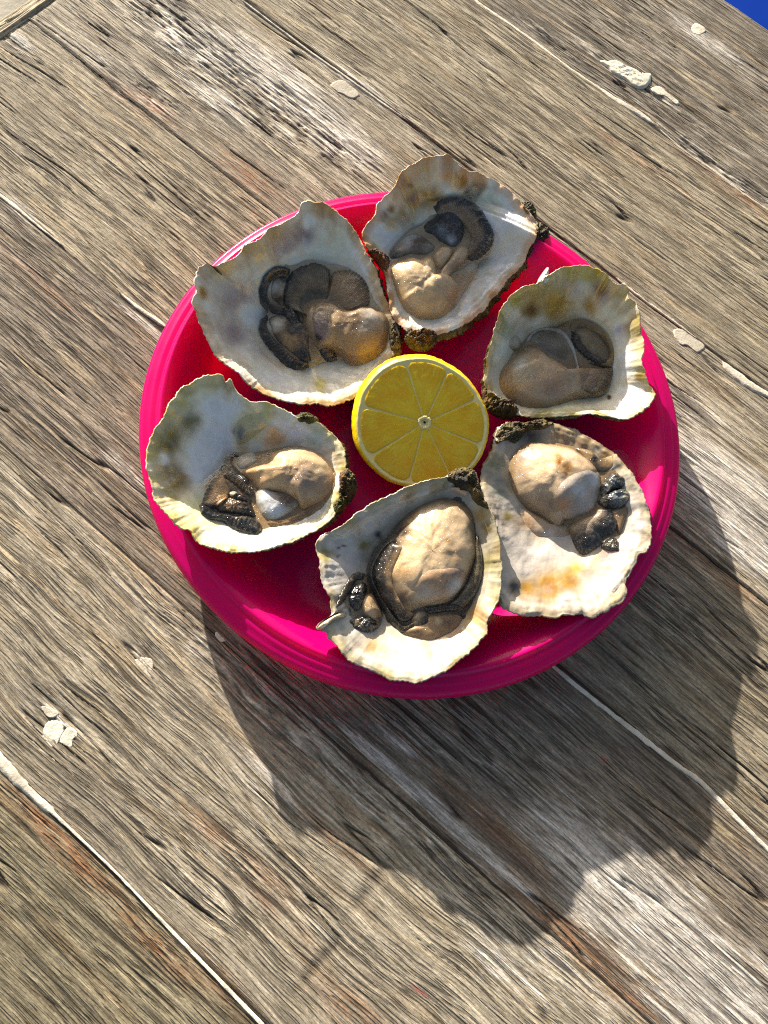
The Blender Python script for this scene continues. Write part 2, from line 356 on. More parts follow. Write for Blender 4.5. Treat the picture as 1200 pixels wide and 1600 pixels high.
TONES = {0: (140, 132, 119), 1: (154, 145, 126), 2: (160, 151, 134), 3: (157, 147, 127), 4: (138, 128, 114), 5: (163, 154, 136), 6: (138, 130, 108), 7: (140, 132, 115), 8: (140, 132, 115)}
def wood_field(u, v, v0, v1, k):
    """height (m) and colour of one plank; u, v are grids of plank coordinates"""
    mm = 1000.
    U, V = u * mm, v * mm
    w = {0: 1.0, 1: .8, 2: .9, 3: 1.3, 4: .7, 5: 1.5, 6: 1.1}.get(k, 1.)                                     # grain wander, different on each plank
    Vw = V + 3.2 * w * pnoise(U / 230., V / 70., 11 + k) + (.6 if k != 5 else 1.3) * w * pnoise(U / 48., V / 20., 31 + k) + (.25 if k != 5 else .5) * pnoise(U / 18., V / 7., 57 + k)
    ring = pnoise(U / 240., Vw / 5.2, 3 + k) + .8 * pnoise(U / 150., Vw / 2.3, 5 + k)
    fine = pnoise(U / 60., Vw / .95, 7 + k)
    fine2 = pnoise(U / 26., Vw / .6, 9 + k)
    patch = fbm(U / 95., V / 34., 71 + k, 3)                                # where the grain is open or worn smooth
    opn = sstep(-.5, .45, patch)
    crack = .6 * sstep(.38, .62, pnoise(U / 42., Vw / 1.5, 13 + k)) * (.3 + .7 * opn)
    big = pnoise(U / 95., Vw / 6.5, 43 + k)
    split = sstep(.06, .015, np.abs(big)) * sstep(.1, .4, pnoise(U / 50., Vw / 14., 47 + k))
    rot = ROT(u, v); rn = fbm(U / 21. + .5 * pnoise(U / 9., V / 5., 93 + k), Vw / 2.2, 91 + k, 4, .68)
    cross = CROSS(u, v) * (.6 + .4 * fine2)
    h = .10 * ring + .15 * fine * (.4 + .6 * opn) + .10 * fine2 - .5 * crack - .9 * split + rot * (1.9 * rn - .9) - .9 * cross + .35 * patch
    edge = np.minimum(v - v0, v1 - v) * mm
    en = .8 * pnoise(U / 14., 0 * U + k * 3.3, 101) + .5 * pnoise(U / 4., 0 * U + k, 103)
    h = h - .55 * sstep(.9 + .6 * en, -.2, edge) + .5 * math.sin(k * 1.7)
    base = lin(TONES.get(k, (150, 140, 120)))
    tone = 1.0 + .15 * ring + .34 * patch + .18 * fbm(U / 60., V / 20., 141 + k, 3) + .12 * fine
    c = base[None, None, :] * np.clip(tone, .35, 1.7)[..., None]
    def mix(c, col, f): return c + (np.asarray(col)[None, None, :] - c) * np.clip(f, 0, 1)[..., None]
    warm = sstep(.15, .6, pnoise(U / 60., Vw / 7., 83 + k))
    c = mix(c, lin((150, 126, 92)), .3 * warm)
    c = mix(c, lin((196, 180, 146)), .5 * sstep(.1, .65, fbm(U / 40., Vw / 5., 87 + k, 3)))
    c = mix(c, lin((222, 208, 176)), .5 * BRIGHT(u, v) * sstep(-.3, .4, fine + .5 * fine2))
    c = mix(c, lin((150, 84, 34)), .75 * ORANGE(u, v) * sstep(-.35, .35, fbm(U / 14., Vw / 1.6, 95, 3) + .1))
    c = mix(c, lin((50, 42, 33)), .8 * DARK(u, v) * sstep(-.5, .2, fine + .4 * rn))
    paint = PAINT(u, v)
    pm = sstep(.62, .35, np.abs(0 * u)) * sstep(.72 - .85 * paint, .95 - .85 * paint, .42 + .5 * fbm(U / 34., Vw / 1.6, 97 + k, 4, .8)) * sstep(.02, .2, paint)
    c = mix(c, lin((214, 209, 200)), .85 * pm * (.75 + .25 * opn))
    h = h + .12 * pm
    dk = np.clip(crack * .85 + split, 0, 1)
    c = mix(c, lin((42, 34, 25)), .8 * dk * (1 - .5 * pm))
    c = mix(c, lin((64, 54, 42)), np.clip(1.2 * rot * sstep(-.05, -.4, rn), 0, .95))
    c = mix(c, lin((214, 208, 196)), np.clip(1.2 * rot * sstep(.02, .35, rn), 0, .85))
    c = mix(c, lin((58, 46, 32)), np.clip(cross * .8, 0, .8))
    c = mix(c, lin((196, 70, 80)), .7 * PINKST(u, v))
    c = mix(c, lin((62, 54, 42)), .5 * sstep(.8 + .7 * en, .1, edge))
    return h / mm, np.clip(c, .012, .8), np.stack([U + 97. * k, Vw, 0 * U + 31. * k], -1), opn

def make_plank(k, v0, v1, ua, ub, fine_u, dv):
    gap = .00018
    v0, v1 = v0 + gap, v1 - gap
    lo, hi = fine_u
    us = [ua]
    while us[-1] < ub - 1e-6:
        x = us[-1]; d = .0016 if lo - .0005 <= x < hi else min(.03, .0016 + .25 * max(lo - x if x < lo else x - hi, 0))
        if x < lo and x + d > lo: d = max(lo - x, .0008)
        us.append(min(x + d, ub))
    us = np.array(us); vsn = np.linspace(v0, v1, max(8, int((v1 - v0) / dv)))
    Ug, Vg = np.meshgrid(us, vsn, indexing='ij')
    h, c, gr, op = wood_field(Ug, Vg, v0, v1, k)
    # worn plank ends
    h = h - .0006 * sstep(.003, -.0002, Ug - ua)
    n, m = Ug.shape
    V = np.stack([Ug, Vg, h], -1).reshape(-1, 3); Cc = c.reshape(-1, 3)
    F = grid_faces(n, m)
    F = F[:, ::1]
    # sides and underside: a skirt 28 mm deep
    ring = np.r_[np.arange(n) * m, (n - 1) * m + np.arange(1, m), (np.arange(n - 2, -1, -1)) * m + m - 1, np.arange(m - 2, 0, -1)]
    sk = V[ring].copy(); sk[:, 2] = -.028
    off = len(V); k2 = len(ring)
    i = np.arange(k2); j = (i + 1) % k2
    SF = np.stack([ring[i], off + i, off + j, ring[j]], -1)
    V = np.r_[V, sk]; Cc = np.r_[Cc, Cc[ring] * .8]
    gr = gr.reshape(-1, 3); gr = np.r_[gr, gr[ring] + np.array([0, 3., 0])]; op = op.reshape(-1); op = np.r_[op, op[ring]]
    o = mesh_obj('plank', V, np.r_[F, SF], WOOD, None, Cc, extra={'grain': gr, 'open': op})
    o.rotation_euler.z = ROTZ; o.parent = table; o.location = (0, 0, .74)
    return o
vis = []
for k in range(len(SEAM) - 1):
    v1, v0 = SEAM[k], SEAM[k + 1]
    # part of this plank that the photograph can see (sampled along the picture's border and inside)
    us = [px2uv(a, b)[0] for a in range(0, 1201, 50) for b in range(0, 1601, 50) if v0 - .004 < px2uv(a, b)[1] < v1 + .004]
    if us:
        lo, hi = max(min(us) - .015, U_IN), max(us) + .015
        make_plank(k, v0, v1, U_IN, .62, (lo, hi), .00040)
    else:
        make_plank(k, v0, v1, U_IN, .62, (9, 9), .004)
# narrow end strip across the plank ends
def end_strip():
    vsn = np.linspace(SEAM[-1], SEAM[0], 700); us = np.linspace(U_END, U_IN - .0006, 22)
    Ug, Vg = np.meshgrid(us, vsn, indexing='ij'); mm = 1000
    a, b = Vg * mm, Ug * mm
    gr = pnoise(a / 60., b / .9, 201); g2 = pnoise(a / 25., b / .6, 203)
    h = (.25 * gr + .2 * g2 - .5 * sstep(.4, .65, g2)) / mm + .0004
    e = np.minimum(Ug - U_END, U_IN - .0006 - Ug) * mm
    h = h - .0012 * sstep(1.2, 0, e)
    c = lin((190, 176, 146))[None, None, :] * np.clip(1 + .3 * gr + .25 * g2, .4, 1.5)[..., None]
    n, m = Ug.shape
    V = np.stack([Ug, Vg, h], -1).reshape(-1, 3); Cc = c.reshape(-1, 3)
    ring = np.r_[np.arange(n) * m, (n - 1) * m + np.arange(1, m), (np.arange(n - 2, -1, -1)) * m + m - 1, np.arange(m - 2, 0, -1)]
    sk = V[ring].copy(); sk[:, 2] = -.028; off = len(V); k2 = len(ring); i = np.arange(k2); j = (i + 1) % k2
    gq = np.stack([a, b, 0 * a + 777.], -1).reshape(-1, 3)
    o = mesh_obj('end_strip', np.r_[V, sk], np.r_[grid_faces(n, m), np.stack([ring[i], off + i, off + j, ring[j]], -1)], WOOD, None, np.r_[Cc, Cc[ring]], extra={'grain': np.r_[gq, gq[ring]], 'open': np.full(len(gq) + len(ring), .5)})
    o.rotation_euler.z = ROTZ; o.parent = table; o.location = (0, 0, .74)
end_strip()
UNDER = plain('table_underframe', (88, 76, 60), .85, 120)
uf = box_bevel('underframe', U_IN + .01, .6, SEAM[-1] + .01, SEAM[0] - .01, -.075, -.029, UNDER, None, .003)
uf.rotation_euler.z = ROTZ; uf.parent = table; uf.location = (0, 0, .74)
for u in (U_IN + .05, .55):
    for v in (SEAM[-1] + .05, SEAM[0] - .05):
        lg = box_bevel('leg', u - .03, u + .03, v - .03, v + .03, -.739, -.076, UNDER, None, .004)
        lg.rotation_euler.z = ROTZ; lg.parent = table; lg.location = (0, 0, .74)

# white filler in the seams: (seam number, list of (px, py, width mm)), colour factor
def filler_strip(pts, col, z=.0002, thick=.0007, seed=0):
    thick *= .3
    P = np.array([(*un(a, b)[:2], w / 1000.) for a, b, w in pts])
    L = np.linalg.norm(P[-1, :2] - P[0, :2]); n = max(12, int(L / .0012))
    Q = crom(P, n, closed=False)
    t = np.gradient(Q[:, :2], axis=0); t /= np.linalg.norm(t, axis=1)[:, None]; nn = np.stack([-t[:, 1], t[:, 0]], -1)
    s = np.linspace(0, L * 1000, n); W = np.maximum(Q[:, 2], 0) * .5
    e1 = .85 + .45 * fbm(s / 5., 0 * s, seed + 1, 4, .7); e2 = .85 + .45 * fbm(s / 5., 0 * s, seed + 5, 4, .7)
    taper = np.clip(np.minimum(s, s[::-1]) / 3., 0, 1)
    m = 7; a = np.linspace(-1, 1, m); V = np.zeros((n, m, 3))
    for j, x in enumerate(a):
        ww = W * taper * (e1 if x < 0 else e2) * x
        V[:, j, :2] = Q[:, :2] + nn * ww[:, None]
        V[:, j, 2] = z - .0006 + (thick + .0006) * (1 - abs(x) ** 8) + .0002 * pnoise(s / 3., 0 * s + j * 1.7, seed + 9)
    Cc = np.repeat(np.asarray(col, float)[None], n * m, 0) * (1 + .12 * np.repeat(pnoise(s / 8., 0 * s, seed + 3), m))[:, None]
    o = mesh_obj('seam_filler', V.reshape(-1, 3), grid_faces(n, m)[:, ::-1], FILL, None, Cc)
    o.parent = table; o.location = (0, 0, .74)
filler_strip([(-30, 1152, 6.0), (15, 1203, 6.0), (45, 1234, 4.4), (78, 1264, 3.8), (92, 1278, 1.9), (180, 1362, 1.2), (262, 1448, 1.5), (340, 1529, 1.6), (430, 1622, 1.8)], (1.12, 1.1, 1.06), .0004, .0007, 300)
filler_strip([(855, 1033, 2.0), (900, 1071, 2.6), (950, 1111, 2.5), (1000, 1150, 3.2), (1050, 1190, 2.8), (1095, 1222, 2.6), (1140, 1268, 3.0), (1190, 1318, 2.6), (1240, 1365, 2.6)], (1.0, .98, .95), .0004, .0006, 310)
filler_strip([(-10, 298, 2.4), (25, 324, 2.6), (50, 345, 1.6), (100, 385, .8)], (.95, .92, .86), .0002, .0006, 320)
filler_strip([(185, 455, 1.2), (215, 480, 2.4), (245, 500, 2.6), (262, 513, 1.6)], (.92, .9, .84), .0002, .0006, 325)
filler_strip([(725, -12, 3), (760, 15, 4.0), (808, 47, 3.0), (850, 78, 3.6), (880, 100, 2.0), (920, 128, 2.6), (960, 155, 4.6), (1000, 178, 4.2), (1024, 196, 1.2)], (.95, .93, .9), .0002, .0007, 330)
filler_strip([(1028, 200, 1.0), (1070, 236, 1.5), (1120, 270, 2.4), (1160, 302, 2.8), (1210, 335, 2.0)], (.8, .78, .75), 0, .0006, 335)
filler_strip([(380, 2, 1.0), (430, 40, 1.2), (480, 78, 1.5), (540, 120, 1.8), (600, 163, 1.6), (660, 204, 1.5), (700, 236, 1.2)], (.85, .82, .76), .0002, .0006, 340)
filler_strip([(960, 432, 1.4), (1000, 463, 2.2), (1050, 500, 1.8), (1090, 530, 1.0)], (.9, .87, .8), .0002, .0006, 345)
filler_strip([(1128, 564, 1.6), (1140, 577, 5.5), (1170, 600, 6.0), (1200, 617, 4.0), (1240, 642, 3)], (.92, .9, .86), .0002, .0007, 347)

DIRT = plain('seam_dirt', (58, 49, 38), .9, 700, .3, .6, .0006)
def seam_dirt(v, seed):
    us = np.linspace(U_IN, .6, 700); w = .0006 * (1 + .5 * fbm(us * 160, 0 * us, seed, 3)); z = -.0003 + .0004 * fbm(us * 110, 0 * us, seed + 2, 3)
    V = np.stack([np.stack([us, v + sgn * w + .0004 * pnoise(us * 70, 0 * us, seed + 5), z + (0 if sgn else .0001)], -1) for sgn in (-1, 0, 1)], 1)
    o = mesh_obj('seam_dirt', V.reshape(-1, 3), grid_faces(700, 3)[:, ::1], DIRT)
    o.rotation_euler.z = ROTZ; o.parent = table; o.location = (0, 0, .74)
for q_ in range(1, 8): seam_dirt(SEAM[q_], 900 + 10 * q_)

def filler_patch(outline, h, col, seed, name='filler_patch'):
    h = h * (.14 if h < .002 else .5)
    """lumpy dab of filler or flaking paint on the wood"""
    P = crom(np.array([un(a, b)[:2] for a, b in outline]), 72)
    c = P.mean(0); m = 14; V = []; 
    for j in range(m):
        s = 1 - j / m
        xy = c + (P - c) * s * (1.06 + .13 * fbm(np.arange(72) / 4.1, 0 * np.arange(72.) + 1, seed, 3, .7)[:, None])
        z = .5 * h * (1 - s ** 14) + .55 * h * fbm(xy[:, 0] * 420, xy[:, 1] * 420, seed, 4, .6) * (1 - s ** 9) + .0001 - .0006 * (s > .99)
        V.append(np.c_[xy, z])
    V = np.array(V); F = grid_faces(m, 72).tolist() + [[j * 72 + 71, (j + 1) * 72 + 71, (j + 1) * 72, j * 72] for j in range(m - 1)]
    V = V.reshape(-1, 3); F.append([(m - 1) * 72 + i for i in range(72)])
    F = [f[::-1] for f in F[:-1]] + F[-1:]
    Cc = np.repeat(np.asarray(col, float)[None], len(V), 0)
    o = mesh_obj(name, V, F, FILL, None, Cc); o.parent = table; o.location = (0, 0, .74)
def zc(x0, y0, s, pts): return [(x0 + a * s, y0 + b * s) for a, b in pts]
Z5 = (0, 950, 450 / 1108)
filler_patch(zc(*Z5, [(503, 235), (515, 205), (540, 190), (575, 195), (590, 215), (585, 245), (596, 262), (570, 266), (540, 272), (515, 262)]), .0012, (1, 1, .97), 401)
filler_patch(zc(*Z5, [(165, 480), (178, 445), (205, 435), (238, 440), (245, 470), (232, 500), (215, 530), (190, 535), (170, 510)]), .0011, (1.1, 1.1, 1.07), 403)
filler_patch(zc(*Z5, [(243, 480), (265, 460), (290, 470), (298, 490), (280, 505), (276, 535), (245, 525), (230, 510)]), .0010, (1.1, 1.1, 1.07), 405)
filler_patch(zc(*Z5, [(160, 380), (195, 385), (225, 405), (205, 420), (180, 415)]), .0008, (1.1, 1.1, 1.07), 407)
filler_patch(zc(*Z5, [(188, 578), (205, 580), (222, 605), (205, 608), (195, 597)]), .0006, (1.1, 1.1, 1.07), 409)
filler_patch(zc(*Z5, [(828, 98), (845, 88), (868, 105), (872, 125), (850, 130), (836, 120)]), .0012, (.95, .92, .92), 411)
filler_patch(zc(*Z5, [(590, 262), (600, 268), (640, 312), (632, 308)]), .0005, (1, 1, 1), 413)
Z3 = (800, 0, 400 / 1200)
filler_patch(zc(*Z3, [(418, 285), (450, 290), (490, 285), (530, 310), (575, 325), (620, 355), (648, 350), (645, 385), (610, 410), (570, 405), (530, 370), (480, 345), (455, 320)]), .0028, (1, .99, .93), 421)
filler_patch(zc(*Z3, [(655, 415), (690, 405), (730, 435), (780, 475), (770, 488), (720, 450), (680, 440)]), .0008, (.95, .94, .9), 423)
filler_patch(zc(*Z3, [(840, 130), (860, 110), (895, 125), (908, 145), (880, 162), (850, 155)]), .0014, (1.05, 1.03, .98), 425)
Z2 = (400, 0, 400 / 1200)
filler_patch(zc(*Z2, [(350, 395), (400, 375), (440, 400), (485, 440), (450, 460), (410, 440), (375, 425)]), .0004, (.66, .64, .6), 431)
Z8 = (950, 380, 250 / 645)
filler_patch(zc(*Z8, [(265, 360), (290, 345), (340, 375), (390, 415), (360, 438), (320, 410), (290, 405)]), .0004, (.74, .72, .67), 435)

# ------------------------------------------------------------------ the pink plate
PR = np.array([(0, 3.2), (40, 3.1), (70, 3.1), (80, 3.3), (86, 4.3), (91, 6.6), (95.5, 10.2), (99.5, 14.8), (103, 19.2), (105.6, 22.2), (107.6, 24.0), (109.0, 24.9), (110.3, 25.7),
               (111.1, 25.4), (111.7, 24.2), (112.7, 23.9), (113.8, 24.4), (114.8, 24.3), (115.4, 23.5), (116.3, 23.4), (117.8, 23.4), (119.0, 22.3), (119.8, 20.9), (120.0, 19.4)])
UNDERP = np.array([(119.7, 18.2), (118.6, 18.1), (117.9, 19.4), (116.4, 21.2), (113, 22.3), (109.2, 22.6), (107, 21.2), (104.6, 18.2), (101, 13.6), (97, 8.8), (92.5, 5.2), (88, 2.8), (82, .9), (76, .7), (74, .5), (72, .5), (70, .9), (40, .9), (0, .9)])
def plate_z(r):
    return np.where(r < .12, np.interp(r, PR[:, 0] / 1000, PR[:, 1] / 1000), -1.)
prof = np.r_[PR, UNDERP] / 1000.
# finer, rounded profile
prof = crom(prof[1:-1], 150, closed=False); prof = np.r_[[[0.0004, .0032]], prof, [[.0004, .0009]]]
nA = 256; ang = np.linspace(0, 2 * math.pi, nA, endpoint=False)
V = np.stack([np.cos(ang)[:, None] * prof[:, 0], np.sin(ang)[:, None] * prof[:, 0], np.repeat(prof[None, :, 1], nA, 0)], -1)
V[..., 2] += .0005 * 0
plate = mesh_obj('plate', V.reshape(-1, 3), grid_faces(nA, len(prof), True), PINK)
plate.location = (0, 0, .0006)
plate['label'] = 'round hot pink plastic plate on the wooden table holding oysters and lemon'; plate['category'] = 'plate'

# ------------------------------------------------------------------ oysters
class Oyster:
    pass
def splat_colour(P, base, splats, zoom):
    """pigment, and a few painted highlights: base colour with soft patches; splats in zoom coordinates (x, y, r, rgb[, strength])"""
    c = np.repeat(lin(base)[None], len(P), 0)
    d = P - CAM; zz = d @ FWD
    X = (600 + FPX * (d @ RT) / zz - zoom[0]) / zoom[2]; Y = (800 - FPX * (d @ UP) / zz - zoom[1]) / zoom[2]
    X = X + 16 * pnoise(P[:, 0] * 160, P[:, 1] * 160, 601) + 7 * pnoise(P[:, 0] * 480, P[:, 1] * 480, 603)
    Y = Y + 16 * pnoise(P[:, 0] * 160, P[:, 1] * 160, 605) + 7 * pnoise(P[:, 0] * 480, P[:, 1] * 480, 607)
    for s in splats:
        x, y, r, rgb = s[:4]; c = np.clip(c, .006, .9); k = s[4] if len(s) > 4 else .85
        w = k * np.exp(-(((X - x) ** 2 + (Y - y) ** 2) / (r * r)) ** 1.3)
        c = c + ((lin(rgb)[None] - c) * 1.5) * w[:, None]
    return c

def make_shell(oy, outline, centre, zcen, hinge, zh, tip, zt, bow, p, splats, base, rimcol, dark, seed, sides=(0, 0)):
    NA, MI, MO = 380, 56, 26
    O = crom(np.array(zc(*oy.zoom, outline)), NA)
    hp, tp = np.array(zc(*oy.zoom, [hinge])[0]), np.array(zc(*oy.zoom, [tip])[0])
    ax = (tp - hp); L = np.linalg.norm(ax); ax /= L
    i = np.arange(NA) * 2 * math.pi / NA; ci, si = np.cos(i), np.sin(i)
    cen = O.mean(0)
    jag = 1 + .010 * pnoise(ci * 9 + seed, si * 9, seed) + .010 * pnoise(ci * 26, si * 26 + seed, seed + 3) + .010 * pnoise(ci * 60, si * 60, seed + 4)
    O = cen + (O - cen) * jag[:, None]
    t = ((O - hp) @ ax) / L; q = ((O - hp) @ np.array([-ax[1], ax[0]])) / L
    zr = zh + (zt - zh) * t + bow * (q / .5) ** 2 + 1.3 * pnoise(ci * 2.6 + seed, si * 2.6, seed + 7) + .6 * pnoise(ci * 9, si * 9 + seed, seed + 8)
    zr = zr - sides[0] * sstep(.1, .4, -q) - sides[1] * sstep(.05, .35, q)
    zr = zr / 1000.
    R = np.array([un(a, b, z) for (a, b), z in zip(O, zr)])
    C = un(*zc(*oy.zoom, [centre])[0], zcen / 1000.)
    rad = np.linalg.norm(R[:, :2] - C[:2], axis=1)
    kk = np.hanning(83)[1:-1]; kk /= kk.sum()
    Rs = np.stack([np.convolve(np.r_[R[-81:, q_], R[:, q_], R[:81, q_]], kk, 'same')[81:-81] for q_ in range(3)], -1)   # outline with the small notches smoothed away
    # inner surface
    s = 1 - np.linspace(0, 1, MI) ** 1.25; s[-1] = .012
    bw = sstep(.72, .99, s)[None, :, None]
    Rb = Rs[:, None] * (1 - bw) + R[:, None] * bw
    XY = C[:2] + (Rb[..., :2] - C[:2]) * s[None, :, None]
    g_ = (s ** p)[None, :]
    Z = C[2] + (Rb[..., 2] - C[2]) * g_
    A = ang_ = np.arctan2(R[:, 1] - C[1], R[:, 0] - C[0])[:, None]
    X_, Y_ = XY[..., 0], XY[..., 1]
    und = .0022 * fbm(X_ * 60, Y_ * 60, seed + 11, 4, .42) * np.sin(np.clip(s, 0, 1) * math.pi)[None, :] ** .7
    dist = (1 - s)[None, :] * rad[:, None] * 1000                           # mm from the rim
    warp = dist + 1.1 * fbm(X_ * 140, Y_ * 140, seed + 13, 3)
    ridg = .00016 * np.sin(warp * 2.1) * sstep(9, 1.5, dist) + .0004 * fbm(X_ * 330, Y_ * 330, seed + 15, 3) * sstep(16, 1, dist)
    lip = -.0012 * sstep(2.2, 0, dist)
    # radial folds near the rim
    fold = .00025 * pnoise(np.cos(A) * 7, np.sin(A) * 7 + seed, seed + 17) * sstep(20, 4, dist)
    Z = Z + und + ridg + lip + fold
    Z = np.maximum(Z, plate_z(np.hypot(X_, Y_)) + .0030)
    Vi = np.stack([X_, Y_, Z], -1)
    # how far the dark outer layers stand out beyond the white edge, mm
    dw = 1.0 + .5 * pnoise(ci * 4 + seed, si * 4, seed + 61)
    for dx, dy, dr, ww in dark:
        dp = np.array(zc(*oy.zoom, [(dx, dy)])[0]); dd = np.linalg.norm(O - dp, axis=1) / (dr * oy.zoom[2])
        dw = np.maximum(dw, ww * np.exp(-dd ** 4))
    nd = (R[:, :2] - C[:2]) / rad[:, None]
    flake = fbm(ci * 14, si * 14 + seed, seed + 21, 4, .7)
    so = np.linspace(1, 0, MO) ** .8; so[-1] = .012
    Vo = np.zeros((NA, MO, 3))
    for j, sj in enumerate(so):
        out = dw * np.clip(1.0 - .0 * j, 0, 1) * (1 + .5 * flake) / 1000. if j > 0 else np.minimum(dw, .45) / 1000.
        fall = np.clip(sj, 0, 1)
        rb = Rs * (1 - sstep(.72, .99, sj)) + R * sstep(.72, .99, sj)
        xy = C[:2] + (rb[:, :2] - C[:2]) * sj + nd * (out * fall)[:, None]
        th = (.0012 + .0016 * min(j / 3., 1) + .0022 * (1 - sj))
        z = C[2] + (rb[:, 2] - C[2]) * (sj ** p) - th
        if j == 0: z = R[:, 2] - .0014 + .0003 * flake
        if j == 1: z = R[:, 2] - .0030 + .0012 * flake
        rgh = .0016 * fbm(xy[:, 0] * 260, xy[:, 1] * 260 + j * .7, seed + 23, 4, .65) * (j > 1)
        xy = xy + nd * (rgh * .7)[:, None]
        Vo[:, j, :2] = xy; Vo[:, j, 2] = np.maximum(z + rgh * .6, plate_z(np.hypot(xy[:, 0], xy[:, 1])) + .0009)
    V = np.concatenate([Vi.reshape(-1, 3), Vo.reshape(-1, 3)])
    Fi = grid_faces(NA, MI, True); Fo = grid_faces(NA, MO, True, NA * MI)[:, ::-1]
    a = np.arange(NA); b = (a + 1) % NA; o0 = NA * MI
    Fr = np.stack([a * MI, o0 + a * MO, o0 + b * MO, b * MI], -1)
    F = np.r_[Fi, Fr, Fo]
    mi = np.r_[np.zeros(len(Fi)), np.zeros(len(Fr)), np.ones(len(Fo))]
    ci_ = splat_colour(Vi.reshape(-1, 3), base, splats, oy.zoom)
    rimf = (sstep(5.5, .3, warp) * (.6 + .7 * pnoise(np.cos(A) * 5, np.sin(A) * 5, seed + 31))).reshape(-1)
    ci_ = ci_ + (lin(rimcol)[None] - ci_) * np.clip(1.15 * rimf, 0, .95)[:, None]
    mo = fbm(X_ * 95 + .7 * pnoise(X_ * 40, Y_ * 40, seed + 41), Y_ * 95, seed + 43, 4, .55).reshape(-1)
    mo2 = fbm(X_ * 55, Y_ * 55, seed + 47, 3).reshape(-1)
    ci_ = ci_ + (lin((236, 232, 224))[None] - ci_) * (.25 * sstep(.12, .45, mo))[:, None]
    ci_ = ci_ * (1 - np.array([.26, .33, .40])[None] * sstep(.05, .5, -mo)[:, None] * sstep(16, 3, dist).reshape(-1)[:, None]) * (1 - np.array([.20, .24, .26])[None] * sstep(.1, .5, mo2)[:, None])
    band = (1 + .09 * np.sin(warp * 1.7) * sstep(14, 2, dist)).reshape(-1)
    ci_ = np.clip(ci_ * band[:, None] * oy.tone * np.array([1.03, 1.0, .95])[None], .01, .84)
    col = np.r_[ci_, np.ones((NA * MO, 3))]
    oc = NA * MI + np.arange(NA) * MO
    col[oc] = col[np.arange(NA) * MI] * .8
    o = mesh_obj('shell', V, F, [NACRE, CRUST], oy.root, col, matidx=mi)
    o.location = -Vector(oy.root.location)
    oy.shell = o; oy.V = [V]; oy.F = [F]; oy.bvh = [BVHTree.FromPolygons(V.tolist(), F.tolist())]
    oy.C = C; oy.nv = len(V)
    return o

def onto(oy, P):
    """points where the sight lines of the pixels P (n,2) first meet the oyster as built so far"""
    out = []; last = None
    for a, b in P:
        d = Vector(ray(a, b)); hs = [h for h in (t.ray_cast(Vector(CAM), d) for t in oy.bvh) if h[0] is not None]
        if hs: last = np.array(min(hs, key=lambda h: h[3])[0]); out.append(last)
        else: out.append(un(a, b, last[2] if last is not None else oy.C[2] + .008))
    return np.array(out)
def smooth_z(Z, n, closed):
    k = np.hanning(n + 2)[1:-1]; k /= k.sum()
    if closed: return np.convolve(np.r_[Z[-n:], Z, Z[:n]], k, 'same')[n:-n]
    return np.convolve(np.r_[np.repeat(Z[:1], n), Z, np.repeat(Z[-1:], n)], k, 'same')[n:-n]
def lift(P, pix, dz):
    """raise each point along its sight line by dz"""
    d = CAM - P; d = d / d[:, 2:3]; return P + d * np.asarray(dz).reshape(-1, 1)
def relax(Z, it, wrap):
    for _ in range(it):
        a = np.roll(Z, 1, 0); b = np.roll(Z, -1, 0)
        if not wrap: a[0] = Z[0]; b[-1] = Z[-1]
        Z = .5 * Z + .25 * (a + b)
        a = np.c_[Z[:, :1], Z[:, :-1]]; b = np.c_[Z[:, 1:], Z[:, -1:]]
        Z = .5 * Z + .25 * (a + b)
    return Z
def register(oy, V, F):
    oy.bvh.append(BVHTree.FromPolygons(V.tolist(), np.asarray(F).tolist()))
def under(oy, XY):
    """height of whatever of the oyster lies below each point, straight down"""
    out = np.full(len(XY), -1.); dn = Vector((0, 0, -1))
    for i, (x, y) in enumerate(XY):
        for t in oy.bvh:
            h = t.ray_cast(Vector((x, y, .2)), dn)
            if h[0] is not None and h[0].z > out[i]: out[i] = h[0].z
    return out
def child(oy, name, V, F, col, parent, material):
    if material is None:
        lu = col.mean(1, keepdims=True); col = col * (.5 + .5 * sstep(.03, .14, lu))      # black gill tissue is nearly black
    o = mesh_obj(name, V, F, material or FLESH, parent if parent is not None else oy.root, col)
    if parent is None: o.location = -Vector(oy.root.location)
    register(oy, V, F)
    return o

